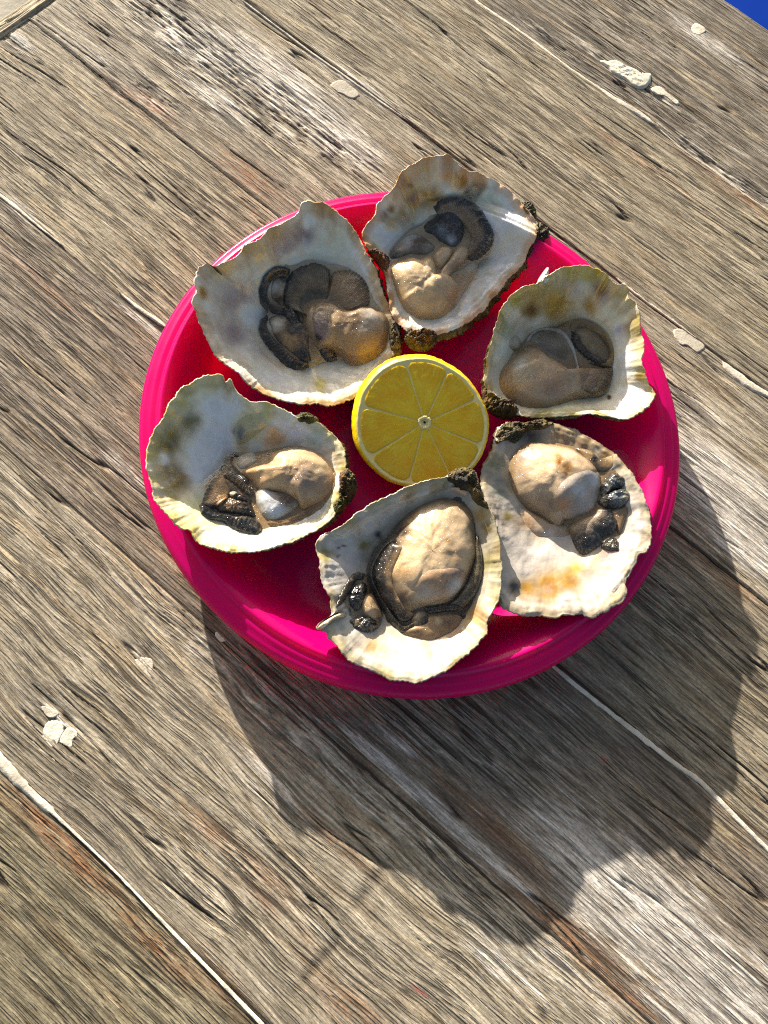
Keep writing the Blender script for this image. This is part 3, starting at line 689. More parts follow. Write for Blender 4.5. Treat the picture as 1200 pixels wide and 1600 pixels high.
SEED = [1000]; HB, HS, HF = .72, .55, .42
def lobe(oy, name, outline, h, base, splats=(), edge=None, parent=None, lump=.35, prof=.8, sink=.9, material=None, rough=0, stri=None, centre=None):
    """rounded soft body piece: outline in zoom coordinates, h and sink in mm"""
    SEED[0] += 7; sd = SEED[0]
    n, m = 120, 34
    px = crom(np.array(zc(*oy.zoom, outline)), n)
    if rough or lin(base).mean() < .11:
        ii = np.arange(n) * 2 * math.pi / n; c0 = px.mean(0)
        px = c0 + (px - c0) * (1 + (.05 if rough else .16) * fbm(np.cos(ii) * (5 if rough else 2.2), np.sin(ii) * (5 if rough else 2.2) + sd, sd, 4, .7))[:, None]
    E = onto(oy, px)
    z = smooth_z(E[:, 2], 41, True)
    z = np.minimum(z, np.percentile(z, 85) + .002)
    E = np.array([un(a, b, zz + .35 * h / 1000) for (a, b), zz in zip(px, z)])
    E[:, 2] -= .35 * h / 1000
    c = E.mean(0) if centre is None else un(*zc(*oy.zoom, [centre])[0], z.mean() + h / 1000)
    c = np.array([c[0], c[1], z.mean()])
    s = np.cos(np.linspace(0, math.pi / 2, m)); s[-1] = .01
    XY = c[:2] + (E[:, None, :2] - c[:2]) * s[None, :, None]
    Zb = c[2] + (E[:, None, 2] - c[2]) * s[None, :] ** 2.4
    dome = (1 - s ** 2.6) ** prof
    h = h * (HB if name == 'body' else HS if material is None else 1)
    lump = lump * .55 if material is None else lump
    Zb = relax(np.maximum(Zb, np.minimum(under(oy, XY.reshape(-1, 2)).reshape(Zb.shape), Zb + .008)), 14, True)
    X_, Y_ = XY[..., 0], XY[..., 1]
    k = 1000. / max(h, 2.5)
    lumps = lump * (fbm(X_ * 110, Y_ * 110, sd, 3) * .8 + .35 * fbm(X_ * 320, Y_ * 320, sd + 3, 3))
    if material is None and h > 2.5:                                          # soft creases in the plump body
        wx = X_ + .003 * pnoise(X_ * 130, Y_ * 130, sd + 31); wy = Y_ + .003 * pnoise(X_ * 130, Y_ * 130, sd + 33)
        cre = sstep(.16, .0, np.abs(pnoise(wx * 75, wy * 75, sd + 135))) * sstep(-.2, .3, pnoise(X_ * 60, Y_ * 60, sd + 37))
        Zb = Zb - .0005 * cre * dome + .0006 * pnoise(wx * 150, wy * 150, sd + 39) * dome
    Z = Zb - sink / 1000. * (1 - dome) + h / 1000. * dome * (1 + lumps)
    dkk = lin(base).mean()
    if material is None and dkk < .11 and name in ('gill', 'mantle'):            # thin dark tissue lies in folds
        fa = RNG.uniform(0, math.pi); q1 = X_ * math.cos(fa) + Y_ * math.sin(fa); q2 = -X_ * math.sin(fa) + Y_ * math.cos(fa)
        Z = Z + .0012 * (.5 - np.abs(pnoise(q1 * 260 + 1.4 * pnoise(q2 * 160, q1 * 160, sd), q2 * 140 + .8 * pnoise(q1 * 200, q2 * 200, sd + 1), sd + 8))) * dome + .0005 * fbm(X_ * 700, Y_ * 700, sd + 4, 3) * dome
    if rough: Z = Z + 1.7 * rough / 1000. * (fbm(X_ * 380, Y_ * 380, sd + 5, 4, .7) + .3 * np.abs(fbm(X_ * 900, Y_ * 900, sd + 6, 3))) * (dome > 0)
    V = np.stack([X_, Y_, Z], -1).reshape(-1, 3)
    F = grid_faces(n, m, True)
    # consistent upward orientation
    a = E[:, :2] - c[:2]; area = np.sum(a[:, 0] * np.roll(a[:, 1], -1) - a[:, 1] * np.roll(a[:, 0], -1))
    if area < 0: F = F[:, ::-1]
    F = F if True else F
    col = splat_colour(V, base, splats, oy.zoom)
    S = np.repeat(s[None, :], n, 0).reshape(-1)
    if edge is not None: col = col + (lin(edge)[None] - col) * (sstep(.72, .99, S) * .85)[:, None]
    if stri is not None:
        x, y, r, cnt, amt = stri
        d = V - CAM; zz = d @ FWD
        X2 = (600 + FPX * (d @ RT) / zz - oy.zoom[0]) / oy.zoom[2] - x; Y2 = (800 - FPX * (d @ UP) / zz - oy.zoom[1]) / oy.zoom[2] - y
        A = np.arctan2(Y2, X2); rr = np.hypot(X2, Y2)
        st = np.sin(A * cnt + 2.5 * pnoise(V[:, 0] * 150, V[:, 1] * 150, sd + 9))
        col = col * (1 + .7 * amt * st * sstep(.35 * r, .8 * r, rr))[:, None]
    col = np.clip(col, .004, .85)
    return child(oy, name, V, F, col, parent, material)

def frill(oy, name, A, B, h, stops, ridges=0, ridge_h=.25, ridge_c=.25, parent=None, wave=.4, sink=.8, prof=.7):
    """band of tissue between the rails A (outer) and B (inner); stops = [(v, rgb)] across from A to B; ridges run across it"""
    SEED[0] += 7; sd = SEED[0]
    n, m = max(60, int(ridges * 7)), 22
    pa = crom(np.array(zc(*oy.zoom, A)), n, False); pb = crom(np.array(zc(*oy.zoom, B)), n, False)
    Ea, Eb = onto(oy, pa), onto(oy, pb)
    za, zb = smooth_z(Ea[:, 2], 15, False), smooth_z(Eb[:, 2], 15, False)
    za = np.clip(za, zb - .004, zb + .005); za = smooth_z(za, 15, False)
    L3 = lambda px, z: np.array([un(a, b, q + .4 * h / 1000) for (a, b), q in zip(px, z)]) - np.array([0, 0, .4 * h / 1000])
    Ea, Eb = L3(pa, za), L3(pb, zb)
    v = (1 - np.cos(np.linspace(0, math.pi, m))) / 2
    P = Ea[:, None] * (1 - v)[None, :, None] + Eb[:, None] * v[None, :, None]
    u = np.linspace(0, 1, n)
    ends = np.clip(np.minimum(u, 1 - u) / .06, 0, 1) ** .5
    dome = np.clip(1 - np.abs(2 * v - 1) ** 2.6, 0, 1) ** prof
    D = dome[None, :] * ends[:, None]
    h = h * HF
    P[..., 2] = relax(np.maximum(P[..., 2], np.minimum(under(oy, P[..., :2].reshape(-1, 2)).reshape(n, m), P[..., 2] + .004)), 6, False)
    jit = u[:, None] * ridges + .5 * pnoise(P[..., 0] * 240, P[..., 1] * 240, sd)
    rid = np.sin(2 * math.pi * jit) * (.55 + .45 * pnoise(P[..., 0] * 300, P[..., 1] * 300, sd + 6)) if ridges else np.zeros((n, m))
    ridge_h = ridge_h * .38; ridge_c = ridge_c * .8
    wav = wave * fbm(P[..., 0] * 150, P[..., 1] * 150, sd + 2, 3)
    P[..., 2] += D * h / 1000. * (1 + wav) - (1 - D) * sink / 1000. + rid * ridge_h / 1000. * D
    # ruffled outer edge
    if ridges:
        dirv = (Ea - Eb); dirv[:, 2] = 0; dirv /= np.linalg.norm(dirv, axis=1)[:, None] + 1e-9
        P += dirv[:, None] * (.00022 * np.sin(2 * math.pi * u * ridges * .5 + 1))[:, None, None] * (1 - v)[None, :, None]
    vs_ = np.array([s[0] for s in stops]); cs = np.array([lin(s[1]) for s in stops])
    vj = np.clip(v[None, :] + .10 * pnoise(P[..., 0] * 420, P[..., 1] * 420, sd + 4) + .05 * rid, 0, 1)
    col = np.stack([np.interp(vj, vs_, cs[:, i]) for i in range(3)], -1)
    col = col * (1 + ridge_c * rid)[..., None]
    V = P.reshape(-1, 3); F = grid_faces(n, m)
    a, b = V[m] - V[0], V[1] - V[0]
    if np.cross(P[n // 2 + 1, m // 2] - P[n // 2, m // 2], P[n // 2, m // 2 + 1] - P[n // 2, m // 2])[2] < 0: F = F[:, ::-1]
    return child(oy, name, V, F, np.clip(col.reshape(-1, 3), .004, .85), parent, None)

def skirt(oy, outline, h, base, splats=(), edge=None, lump=.3):
    """thin mantle spread under the whole body, with clear liquor standing round it"""
    c = np.mean(outline, 0)
    nb = list(oy.bvh)
    lobe(oy, 'liquor', [tuple(c + (np.array(p) - c) * 1.13) for p in outline], .7, (255, 255, 255), material=LIQUOR, lump=.3, prof=.5, sink=.5)
    oy.bvh = nb                                                                # nothing rests on the liquid
    lobe(oy, 'mantle', outline, h, base, splats, edge, lump=lump)

def oyster(zoom, at_px, label, tone=1.28):
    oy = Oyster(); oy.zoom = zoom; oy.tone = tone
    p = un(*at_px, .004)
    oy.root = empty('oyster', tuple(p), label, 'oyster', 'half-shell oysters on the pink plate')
    return oy
W_ = (232, 227, 216); G_ = (168, 158, 158); T_ = (196, 172, 132)
BLK = (26, 23, 20); DKB = (60, 50, 36); BRN = (128, 104, 76); TAN = (190, 160, 122); CRM = (220, 192, 152); GRY = (150, 143, 134)

# ---- oyster with the open fan of gills, upper left
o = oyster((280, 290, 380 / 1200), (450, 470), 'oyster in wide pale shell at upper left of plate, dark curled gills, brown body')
make_shell(o, [(600, 85), (625, 68), (690, 72), (745, 95), (800, 140), (840, 185), (875, 235), (905, 290), (935, 345), (970, 410), (990, 470), (1010, 530), (1035, 590), (1055, 640), (1075, 700), (1085, 780), (1040, 850), (960, 960), (870, 1035),
    (800, 1062), (740, 1076), (670, 1068), (590, 1070), (500, 1048), (430, 1025), (380, 1000), (330, 960), (290, 915), (240, 880), (190, 840), (155, 790), (125, 720), (105, 680), (85, 620), (65, 560), (85, 510), (75, 470), (95, 400), (140, 378),
    (175, 390), (200, 380), (245, 360), (300, 330), (320, 290), (370, 270), (420, 230), (450, 200), (510, 180), (560, 150), (590, 120)],
    (640, 680), 10, (1060, 800), 19, (300, 250), 43, 1, 2.3,
    [(160, 500, 80, W_), (290, 570, 100, G_), (200, 420, 60, (208, 194, 164)), (420, 330, 90, T_, .6), (520, 300, 80, G_), (610, 230, 70, (142, 130, 132)), (700, 110, 60, T_), (640, 180, 40, (222, 216, 206)), (760, 250, 90, (216, 212, 192)),
     (900, 420, 70, W_), (150, 640, 60, (214, 210, 206)), (270, 730, 80, G_), (110, 530, 28, (160, 128, 66)), (460, 960, 60, W_), (690, 985, 34, (206, 202, 140)), (360, 640, 60, W_), (560, 380, 50, W_), (400, 800, 60, (190, 186, 180))],
    (222, 217, 206), (170, 138, 84), [(960, 420, 190, 3.2), (1070, 720, 170, 4.0), (740, 1090, 160, 1.5), (150, 830, 120, 1.6)], 11)
lobe(o, 'hinge', [(1045, 800), (1035, 710), (1055, 640), (1075, 720), (1100, 790), (1080, 840)], 3, (200, 190, 170), lump=.6, rough=1.4, material=CRUST, parent=None)
skirt(o, [(395, 440), (470, 385), (560, 390), (640, 360), (740, 380), (850, 395), (930, 440), (960, 560), (1045, 640), (1040, 740), (1000, 830), (900, 885), (790, 850), (700, 870), (640, 900), (540, 905), (450, 820), (385, 720), (420, 640), (440, 610), (395, 540)], 1.6, (140, 118, 90), [(460, 500, 40, (214, 206, 196)), (450, 680, 40, (214, 206, 196)), (600, 480, 90, (96, 80, 58)), (850, 480, 80, (130, 106, 78)), (560, 760, 60, (120, 98, 70)), (680, 860, 50, (176, 166, 140))], (190, 178, 156), lump=.3)
body = lobe(o, 'body', [(600, 610), (650, 560), (730, 555), (800, 590), (850, 595), (930, 575), (1000, 600), (1040, 640), (1038, 720), (1012, 800), (960, 850), (900, 875), (840, 862), (790, 825), (740, 800), (680, 790), (640, 740), (610, 680)], 8, (172, 146, 112),
     [(970, 800, 80, (190, 156, 92)), (930, 660, 60, (182, 172, 158)), (700, 580, 60, (150, 126, 96)), (860, 800, 60, (180, 150, 104), .6), (850, 650, 60, (140, 118, 90))], (120, 98, 66), lump=.2)
frill(o, 'gill', [(600, 625), (530, 600), (508, 540), (515, 480), (550, 415), (610, 378), (680, 368), (738, 395), (750, 420)], [(640, 640), (622, 612), (615, 592), (622, 578), (640, 567), (662, 560), (690, 556), (715, 556), (735, 560)],
      4.0, [(0, (20, 18, 14)), (.16, (34, 30, 22)), (.32, (92, 80, 56)), (.62, (124, 106, 78)), (.85, (70, 60, 42)), (1, (140, 120, 92))], 40, .2, .5)
frill(o, 'gill', [(748, 415), (800, 402), (860, 408), (910, 445), (938, 500), (945, 560), (935, 592)], [(735, 562), (755, 567), (775, 577), (795, 590), (810, 600), (825, 607), (835, 612)],
      3.6, [(0, (80, 66, 44)), (.2, (112, 92, 64)), (.6, (140, 116, 86)), (1, (160, 136, 104))], 36, .16, .42)
frill(o, 'mantle', [(548, 402), (500, 386), (450, 403), (410, 450), (392, 510), (400, 570), (440, 612), (490, 632), (525, 628)], [(540, 432), (500, 428), (465, 450), (442, 490), (436, 530), (450, 566), (475, 588), (500, 600), (522, 603)],
      3.4, [(0, BLK), (.3, (36, 31, 26)), (.7, (58, 50, 40)), (1, (96, 86, 70))], 12, .15, .2)
lobe(o, 'mantle', [(460, 460), (500, 435), (535, 450), (520, 520), (515, 590), (480, 575), (450, 540)], 2.2, (176, 164, 148), [(450, 500, 30, (226, 228, 230)), (500, 560, 30, (110, 92, 66)), (520, 460, 30, (70, 60, 46))], DKB)
lobe(o, 'mantle', [(440, 640), (520, 620), (560, 640), (620, 660), (645, 720), (650, 800), (640, 870), (580, 850), (520, 800), (470, 750), (445, 700)], 3.2, (116, 96, 70), [(470, 680, 45, (222, 212, 198)), (570, 680, 50, (30, 26, 22)), (600, 840, 40, (66, 54, 44)), (540, 770, 40, (170, 142, 100))], DKB, stri=(560, 690, 100, 16, .2))
frill(o, 'mantle', [(437, 632), (400, 652), (389, 700), (408, 755), (450, 808), (490, 856), (540, 897), (600, 907), (642, 888)], [(442, 652), (432, 675), (444, 712), (474, 752), (512, 790), (550, 828), (580, 848), (610, 858), (635, 864)],
      3.2, [(0, BLK), (.55, (30, 26, 20)), (1, (84, 68, 46))], 22, .28, .3)
lobe(o, 'mantle', [(505, 600), (545, 590), (580, 620), (600, 660), (570, 680), (530, 660)], 3, (24, 22, 20), [], BLK)
lobe(o, 'mantle', [(690, 800), (740, 795), (775, 830), (770, 862), (720, 858)], 2, (44, 34, 24), [(730, 820, 20, (110, 86, 56))], BLK)
lobe(o, 'adductor_muscle', [(650, 625), (700, 602), (742, 640), (742, 720), (712, 772), (680, 772), (655, 700)], 1.6, (132, 114, 108), [(690, 750, 25, (60, 50, 40)), (700, 640, 30, (150, 132, 124))], (150, 128, 100), lump=.15)

# ---- oyster standing highest at the top
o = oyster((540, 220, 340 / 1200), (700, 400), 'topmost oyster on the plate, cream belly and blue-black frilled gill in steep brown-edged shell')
make_shell(o, [(95, 500), (120, 450), (165, 400), (175, 345), (210, 310), (250, 270), (285, 225), (300, 180), (350, 130), (420, 95), (500, 75), (560, 62), (600, 95), (650, 140), (690, 160), (740, 165), (790, 195), (835, 215), (870, 240), (910, 265),
    (950, 310), (980, 345), (1020, 390), (1050, 440), (1055, 500), (1040, 555), (1000, 610), (985, 660), (945, 705), (895, 755), (850, 815), (795, 875), (775, 910), (730, 950), (680, 990), (600, 1028), (520, 1055), (440, 1070), (350, 1040), (290, 1000), (260, 950),
    (245, 880), (235, 800), (225, 740), (215, 700), (200, 660), (150, 610), (115, 570)],
    (560, 640), 12, (480, 1080), 22, (520, 80), 46.5, 0, 2.1,
    [(320, 215, 60, (190, 132, 62)), (430, 140, 90, (206, 190, 156)), (545, 190, 50, (200, 160, 112)), (640, 220, 60, (168, 152, 124)), (300, 350, 50, (224, 222, 218)), (380, 320, 90, (146, 120, 66)), (260, 450, 50, T_), (470, 300, 70, (156, 128, 72)),
     (440, 230, 50, (186, 172, 150)), (170, 490, 34, W_), (730, 260, 50, (62, 60, 54)), (690, 300, 40, (90, 86, 76)), (800, 330, 50, (192, 196, 172)), (830, 400, 25, (204, 176, 118)), (355, 240, 18, (88, 72, 48)), (250, 380, 25, (120, 112, 100)), (900, 550, 220, W_), (800, 850, 150, W_),
     (150, 590, 40, (172, 170, 130)), (330, 420, 60, (128, 112, 70)), (210, 420, 30, (120, 96, 60)), (560, 80, 40, (214, 208, 196))],
    (232, 228, 219), (172, 128, 76), [(940, 740, 150, 4.2), (820, 920, 150, 4.6), (600, 1060, 170, 5.2), (230, 850, 190, 2.2), (1050, 600, 80, 2.0)], 23, (6, 11))
lobe(o, 'hinge', [(330, 1040), (400, 1035), (440, 1030), (500, 1050), (500, 1110), (450, 1150), (380, 1145), (330, 1100)], 3.5, (190, 180, 160), [(430, 1060, 55, (255, 190, 150))], lump=.6, rough=1.6, material=CRUST)
lobe(o, 'shell_growth', [(1050, 440), (1110, 470), (1135, 520), (1120, 570), (1070, 620), (1020, 630), (1002, 612), (1045, 560)], 4, (110, 90, 70), [(1060, 470, 35, (255, 240, 210))], lump=.5, rough=1.2, material=CRUST)
lobe(o, 'shell_growth', [(120, 595), (180, 605), (245, 645), (230, 720), (200, 700), (160, 650)], 3, (230, 150, 100), [], lump=.7, rough=1.2, material=CRUST)
lobe(o, 'shell_growth', [(960, 330), (1010, 335), (1050, 370), (1055, 430), (1010, 410), (975, 370)], 1.8, (255, 245, 225), [], lump=.7, rough=1.2, material=CRUST)
skirt(o, [(240, 610), (340, 500), (440, 440), (500, 340), (600, 290), (740, 350), (820, 480), (800, 600), (730, 680), (640, 860), (560, 960), (400, 970), (300, 880), (250, 730)], 1.6, (176, 156, 128), [(600, 400, 130, (70, 62, 52)), (400, 600, 80, (150, 138, 120))], (196, 184, 164), lump=.3)
lobe(o, 'mantle', [(235, 610), (280, 550), (340, 510), (400, 498), (460, 530), (505, 575), (470, 615), (420, 620), (360, 615), (300, 635), (245, 645)], 4.5, (150, 140, 126), [(350, 505, 60, (220, 222, 224)), (400, 570, 50, (112, 100, 88)), (260, 620, 30, (60, 52, 46))], (90, 80, 66), stri=(380, 700, 160, 60, .12))
lobe(o, 'mantle', [(540, 740), (640, 690), (720, 640), (735, 680), (705, 760), (645, 850), (600, 920), (560, 880)], 2.5, (196, 174, 144), [(700, 690, 40, (206, 196, 180))], (190, 168, 132))
frill(o, 'gill', [(488, 345), (530, 305), (600, 288), (670, 303), (740, 350), (790, 420), (822, 490), (817, 550), (782, 602), (722, 642), (680, 642)], [(525, 410), (560, 395), (600, 405), (630, 425), (662, 455), (688, 500), (690, 540), (682, 562), (672, 582), (662, 602), (662, 622)],
      4.6, [(0, (14, 14, 16)), (.28, (20, 20, 24)), (.42, (48, 46, 46)), (.6, (128, 110, 88)), (.8, (112, 96, 76)), (1, (140, 122, 98))], 48, .2, .5)
lobe(o, 'gill', [(440, 440), (480, 418), (520, 385), (580, 372), (630, 410), (660, 480), (650, 540), (600, 580), (540, 560), (490, 520), (440, 490)], 3.6, (34, 37, 46), [(530, 500, 34, (90, 98, 112)), (580, 545, 26, (150, 158, 170)), (600, 420, 40, (40, 48, 62)), (470, 480, 30, (50, 54, 60))], (22, 22, 26), lump=.7, stri=(560, 520, 90, 15, .3))  # pale blue patches are wet sheen painted into the colour
lobe(o, 'body', [(245, 660), (300, 632), (360, 612), (420, 622), (470, 605), (500, 650), (520, 720), (590, 730), (640, 790), (610, 860), (580, 920), (540, 960), (470, 972), (400, 966), (350, 930), (310, 880), (280, 800), (250, 730)], 10, (224, 196, 154), [(400, 770, 50, (190, 168, 138), .6), (280, 680, 40, (232, 206, 160)), (590, 850, 80, (206, 180, 142)), (460, 900, 60, (232, 200, 150))], (190, 156, 108), lump=.22)
lobe(o, 'mantle', [(480, 610), (540, 563), (592, 578), (595, 620), (565, 665), (530, 705), (500, 692)], 4, (204, 176, 138), [(540, 600, 30, (216, 190, 150))], (176, 146, 106))
lobe(o, 'mantle', [(525, 705), (565, 655), (598, 600), (640, 555), (685, 580), (672, 640), (625, 695), (575, 735), (535, 740)], 3.6, (196, 170, 134), [(600, 690, 30, (158, 138, 112)), (640, 600, 30, (184, 164, 132))], (150, 128, 96), stri=(560, 720, 100, 22, .08))

# ---- shaded oyster at the right, upper
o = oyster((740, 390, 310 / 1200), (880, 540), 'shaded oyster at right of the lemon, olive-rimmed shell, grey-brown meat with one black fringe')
make_shell(o, [(95, 620), (120, 520), (150, 410), (175, 350), (215, 290), (260, 245), (310, 215), (345, 205), (400, 190), (450, 155), (500, 120), (550, 100), (620, 90), (680, 85), (740, 105), (790, 130), (830, 165), (870, 200), (920, 200), (945, 235), (940, 280),
    (990, 320), (1010, 400), (1015, 470), (1030, 540), (1035, 610), (1020, 660), (1040, 720), (1055, 780), (1090, 840), (1105, 885), (1060, 940), (1000, 985), (920, 1018), (850, 1005), (740, 985), (640, 990), (560, 995), (480, 1002), (400, 1008), (300, 995), (230, 980), (150, 950), (100, 900), (78, 830), (72, 760), (82, 690)],
    (520, 640), 10, (130, 900), 17, (800, 200), 43, 1, 2.2,
    [(600, 130, 70, (170, 164, 112)), (720, 140, 60, (172, 154, 44)), (450, 250, 80, (172, 166, 154)), (350, 280, 80, T_), (500, 330, 130, (172, 146, 90)), (340, 360, 60, (126, 104, 54)), (770, 240, 60, (132, 116, 122)), (900, 335, 32, (232, 232, 236)), (860, 250, 50, (200, 178, 134)),
     (960, 460, 55, (122, 116, 142)), (920, 420, 34, W_), (880, 500, 40, (160, 160, 186)), (900, 660, 130, (226, 228, 220)), (950, 900, 110, W_), (250, 300, 60, (156, 154, 100)), (190, 480, 70, (170, 172, 150)), (1005, 770, 32, (166, 150, 118)), (815, 895, 14, (84, 74, 36)), (500, 970, 160, (196, 200, 178)), (620, 240, 50, (190, 178, 164)), (700, 330, 60, (176, 150, 108)), (1020, 880, 60, (226, 216, 214))],
    (214, 210, 196), (150, 136, 62), [(90, 650, 170, 2.6), (130, 900, 200, 3.6), (500, 1000, 200, 2.6), (850, 1010, 120, 2.6)], 37, (-8, 0))
lobe(o, 'hinge', [(60, 830), (110, 870), (170, 890), (230, 910), (275, 960), (245, 1012), (170, 1012), (110, 982), (66, 920)], 4, (215, 200, 160), [(240, 920, 40, (255, 190, 130)), (90, 880, 60, (255, 220, 120), .5)], lump=.7, rough=1.8, material=CRUST)
lobe(o, 'shell_growth', [(395, 170), (430, 130), (460, 150), (450, 185), (405, 195)], 2, (255, 255, 250), [], lump=.5, rough=.8, material=NACRE)
skirt(o, [(165, 780), (200, 640), (300, 560), (380, 480), (520, 460), (600, 415), (740, 430), (845, 560), (858, 720), (800, 866), (640, 895), (450, 950), (280, 928)], 1.6, (150, 130, 102), [(500, 520, 100, (140, 132, 118))], (170, 154, 124), lump=.3)
lobe(o, 'body', [(165, 790), (175, 700), (230, 640), (290, 590), (350, 556), (430, 610), (540, 670), (620, 715), (700, 700), (800, 700), (845, 725), (840, 790), (790, 860), (730, 865), (640, 885), (560, 922), (450, 947), (360, 946), (280, 922), (210, 880)], 9, (188, 164, 132),
     [(300, 750, 90, (170, 158, 134)), (270, 680, 40, (206, 202, 194)), (500, 820, 90, (180, 150, 120)), (700, 770, 60, (150, 122, 96)), (300, 870, 60, (198, 172, 136)), (790, 780, 50, (104, 86, 62))], (150, 124, 90), lump=.18, stri=(380, 740, 330, 44, .07))
frill(o, 'gill', [(850, 702), (846, 760), (822, 822), (772, 862), (715, 866)], [(690, 715), (690, 745), (680, 775), (665, 800), (650, 832)], 2.0, [(0, (128, 104, 60)), (.2, (92, 74, 50)), (.5, (110, 90, 68)), (1, (168, 142, 112))], 22, .12, .16)
lobe(o, 'mantle', [(600, 470), (690, 450), (770, 500), (830, 590), (835, 660), (770, 670), (690, 620), (630, 550)], 3, (136, 122, 98), [(680, 520, 40, (160, 146, 120))], (100, 84, 56), lump=.15)
frill(o, 'mantle', [(575, 470), (600, 425), (660, 408), (740, 436), (803, 488), (843, 560), (858, 640), (835, 705), (765, 700), (690, 680)], [(608, 500), (630, 475), (668, 466), (722, 490), (772, 530), (806, 580), (818, 632), (805, 660), (750, 660), (700, 650)], 2.6, [(0, (108, 90, 54)), (.4, (146, 124, 84)), (1, (108, 92, 66))], 0, 0, 0)
frill(o, 'gill', [(598, 480), (594, 540), (630, 602), (690, 655), (762, 684), (820, 672)], [(642, 508), (652, 550), (682, 590), (722, 623), (772, 648), (812, 655)], 2.6, [(0, (30, 24, 20)), (.6, (20, 17, 15)), (.8, (50, 40, 32)), (1, (180, 162, 132))], 26, .3, .35)
lobe(o, 'adductor_muscle', [(345, 530), (370, 497), (430, 482), (500, 492), (550, 530), (580, 580), (602, 640), (582, 682), (530, 670), (460, 630), (400, 592), (355, 560)], 2.2, (136, 130, 118), [(400, 530, 60, (150, 148, 142)), (540, 630, 40, (120, 110, 94))], (180, 180, 180), lump=.1)
frill(o, 'mantle', [(308, 565), (338, 510), (400, 472), (480, 467), (550, 488), (602, 556), (628, 640), (642, 745)], [(345, 548), (370, 508), (420, 488), (490, 493), (540, 522), (576, 580), (604, 640), (628, 725)], 1.5, [(0, (150, 142, 128)), (.5, (206, 208, 212)), (1, (170, 168, 164))], 0, 0, 0)
lobe(o, 'mantle', [(208, 565), (250, 508), (288, 530), (288, 592), (240, 602)], 3, (200, 190, 172), [], (150, 136, 112))

# ---- oyster at the left
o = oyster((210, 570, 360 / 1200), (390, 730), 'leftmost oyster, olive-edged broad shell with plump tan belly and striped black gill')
make_shell(o, [(60, 500), (65, 440), (85, 370), (110, 320), (150, 270), (175, 210), (210, 160), (240, 120), (290, 95), (320, 70), (380, 50), (455, 45), (470, 85), (500, 70), (520, 110), (540, 140), (590, 180), (640, 190), (680, 185), (730, 210), (790, 235), (840, 265),
    (880, 268), (940, 285), (990, 325), (1040, 365), (1078, 415), (1095, 465), (1098, 520), (1090, 580), (1070, 640), (1055, 720), (1035, 785), (980, 832), (900, 878), (820, 914), (730, 944), (640, 965), (560, 968), (490, 973), (420, 950), (360, 935), (310, 900), (290, 860), (230, 840), (190, 800), (160, 760), (120, 720), (95, 680), (90, 620), (70, 560)],
    (640, 560), 14, (1110, 620), 25, (150, 560), 39, .5, 2.3,
    [(180, 400, 120, (136, 130, 94)), (250, 180, 80, (170, 168, 128)), (400, 100, 70, (194, 184, 150)), (300, 300, 70, (126, 124, 96)), (450, 250, 80, (228, 228, 228)), (380, 450, 110, (230, 230, 230)), (220, 600, 100, (146, 130, 104)), (190, 560, 50, (116, 106, 86)), (600, 320, 80, (184, 182, 134)), (530, 340, 26, (122, 122, 124)), (680, 280, 50, (194, 192, 144)),
     (145, 490, 34, (210, 208, 206)), (800, 320, 80, (220, 224, 224)), (720, 380, 60, (196, 166, 126)), (300, 780, 100, (222, 208, 164)), (430, 830, 50, (206, 176, 106)), (600, 900, 220, (232, 226, 206)), (950, 380, 60, (190, 200, 190)), (1060, 640, 80, W_), (560, 420, 40, (200, 186, 160)), (200, 680, 40, (160, 150, 110)), (340, 560, 60, (226, 226, 226))],
    (230, 226, 216), (176, 166, 96), [(1090, 500, 160, 3.2), (1060, 760, 170, 3.4), (800, 920, 220, 2.0), (940, 300, 120, 2.4), (90, 640, 60, 1.6), (300, 80, 100, 1.0)], 41)
lobe(o, 'hinge', [(1070, 560), (1110, 535), (1150, 570), (1162, 640), (1125, 715), (1085, 730), (1062, 680), (1066, 620)], 4, (230, 215, 190), [(1090, 610, 50, (255, 170, 110)), (1140, 600, 40, (255, 245, 230))], lump=.7, rough=1.7, material=CRUST)
lobe(o, 'hinge', [(1035, 720), (1080, 690), (1110, 710), (1090, 760), (1050, 775)], 3, (190, 200, 120), [], lump=.7, rough=1.5, material=CRUST)
lobe(o, 'shell_growth', [(835, 262), (880, 245), (950, 268), (955, 300), (900, 305), (850, 285)], 2, (220, 230, 150), [], lump=.7, rough=1.2, material=CRUST)
lobe(o, 'shell_growth', [(520, 320), (560, 270), (650, 240), (700, 270), (690, 320), (610, 380), (540, 410)], 1.6, (190, 186, 140), [(540, 360, 40, (128, 128, 124))], (200, 196, 150), lump=.6, material=NACRE)
skirt(o, [(335, 720), (370, 620), (450, 530), (500, 455), (620, 450), (760, 420), (900, 415), (1020, 480), (1048, 580), (1000, 725), (880, 805), (720, 845), (660, 875), (560, 872), (420, 808)], 1.6, (170, 142, 106), [(480, 700, 110, (92, 74, 52)), (560, 560, 60, (206, 186, 156))], (180, 160, 128), lump=.3)
frill(o, 'mantle', [(1050, 540), (1046, 640), (995, 722), (905, 792), (805, 834), (725, 840), (680, 825)], [(1015, 560), (1005, 630), (955, 692), (875, 752), (790, 790), (735, 800), (690, 795)], 2.0, [(0, (170, 142, 104)), (.5, (140, 112, 78)), (1, (160, 132, 98))], 0, 0, 0)
lobe(o, 'body', [(545, 550), (600, 522), (680, 500), (700, 450), (760, 420), (860, 408), (950, 433), (1020, 488), (1046, 560), (1040, 622), (1000, 682), (930, 722), (880, 742), (840, 705), (760, 665), (690, 650), (640, 642), (600, 602)], 11, (214, 180, 140),
     [(900, 590, 90, (164, 142, 120)), (800, 470, 60, (226, 196, 152)), (600, 560, 60, (206, 168, 124)), (980, 540, 50, (216, 190, 150)), (730, 580, 50, (216, 184, 140))], (186, 150, 108), lump=.25)
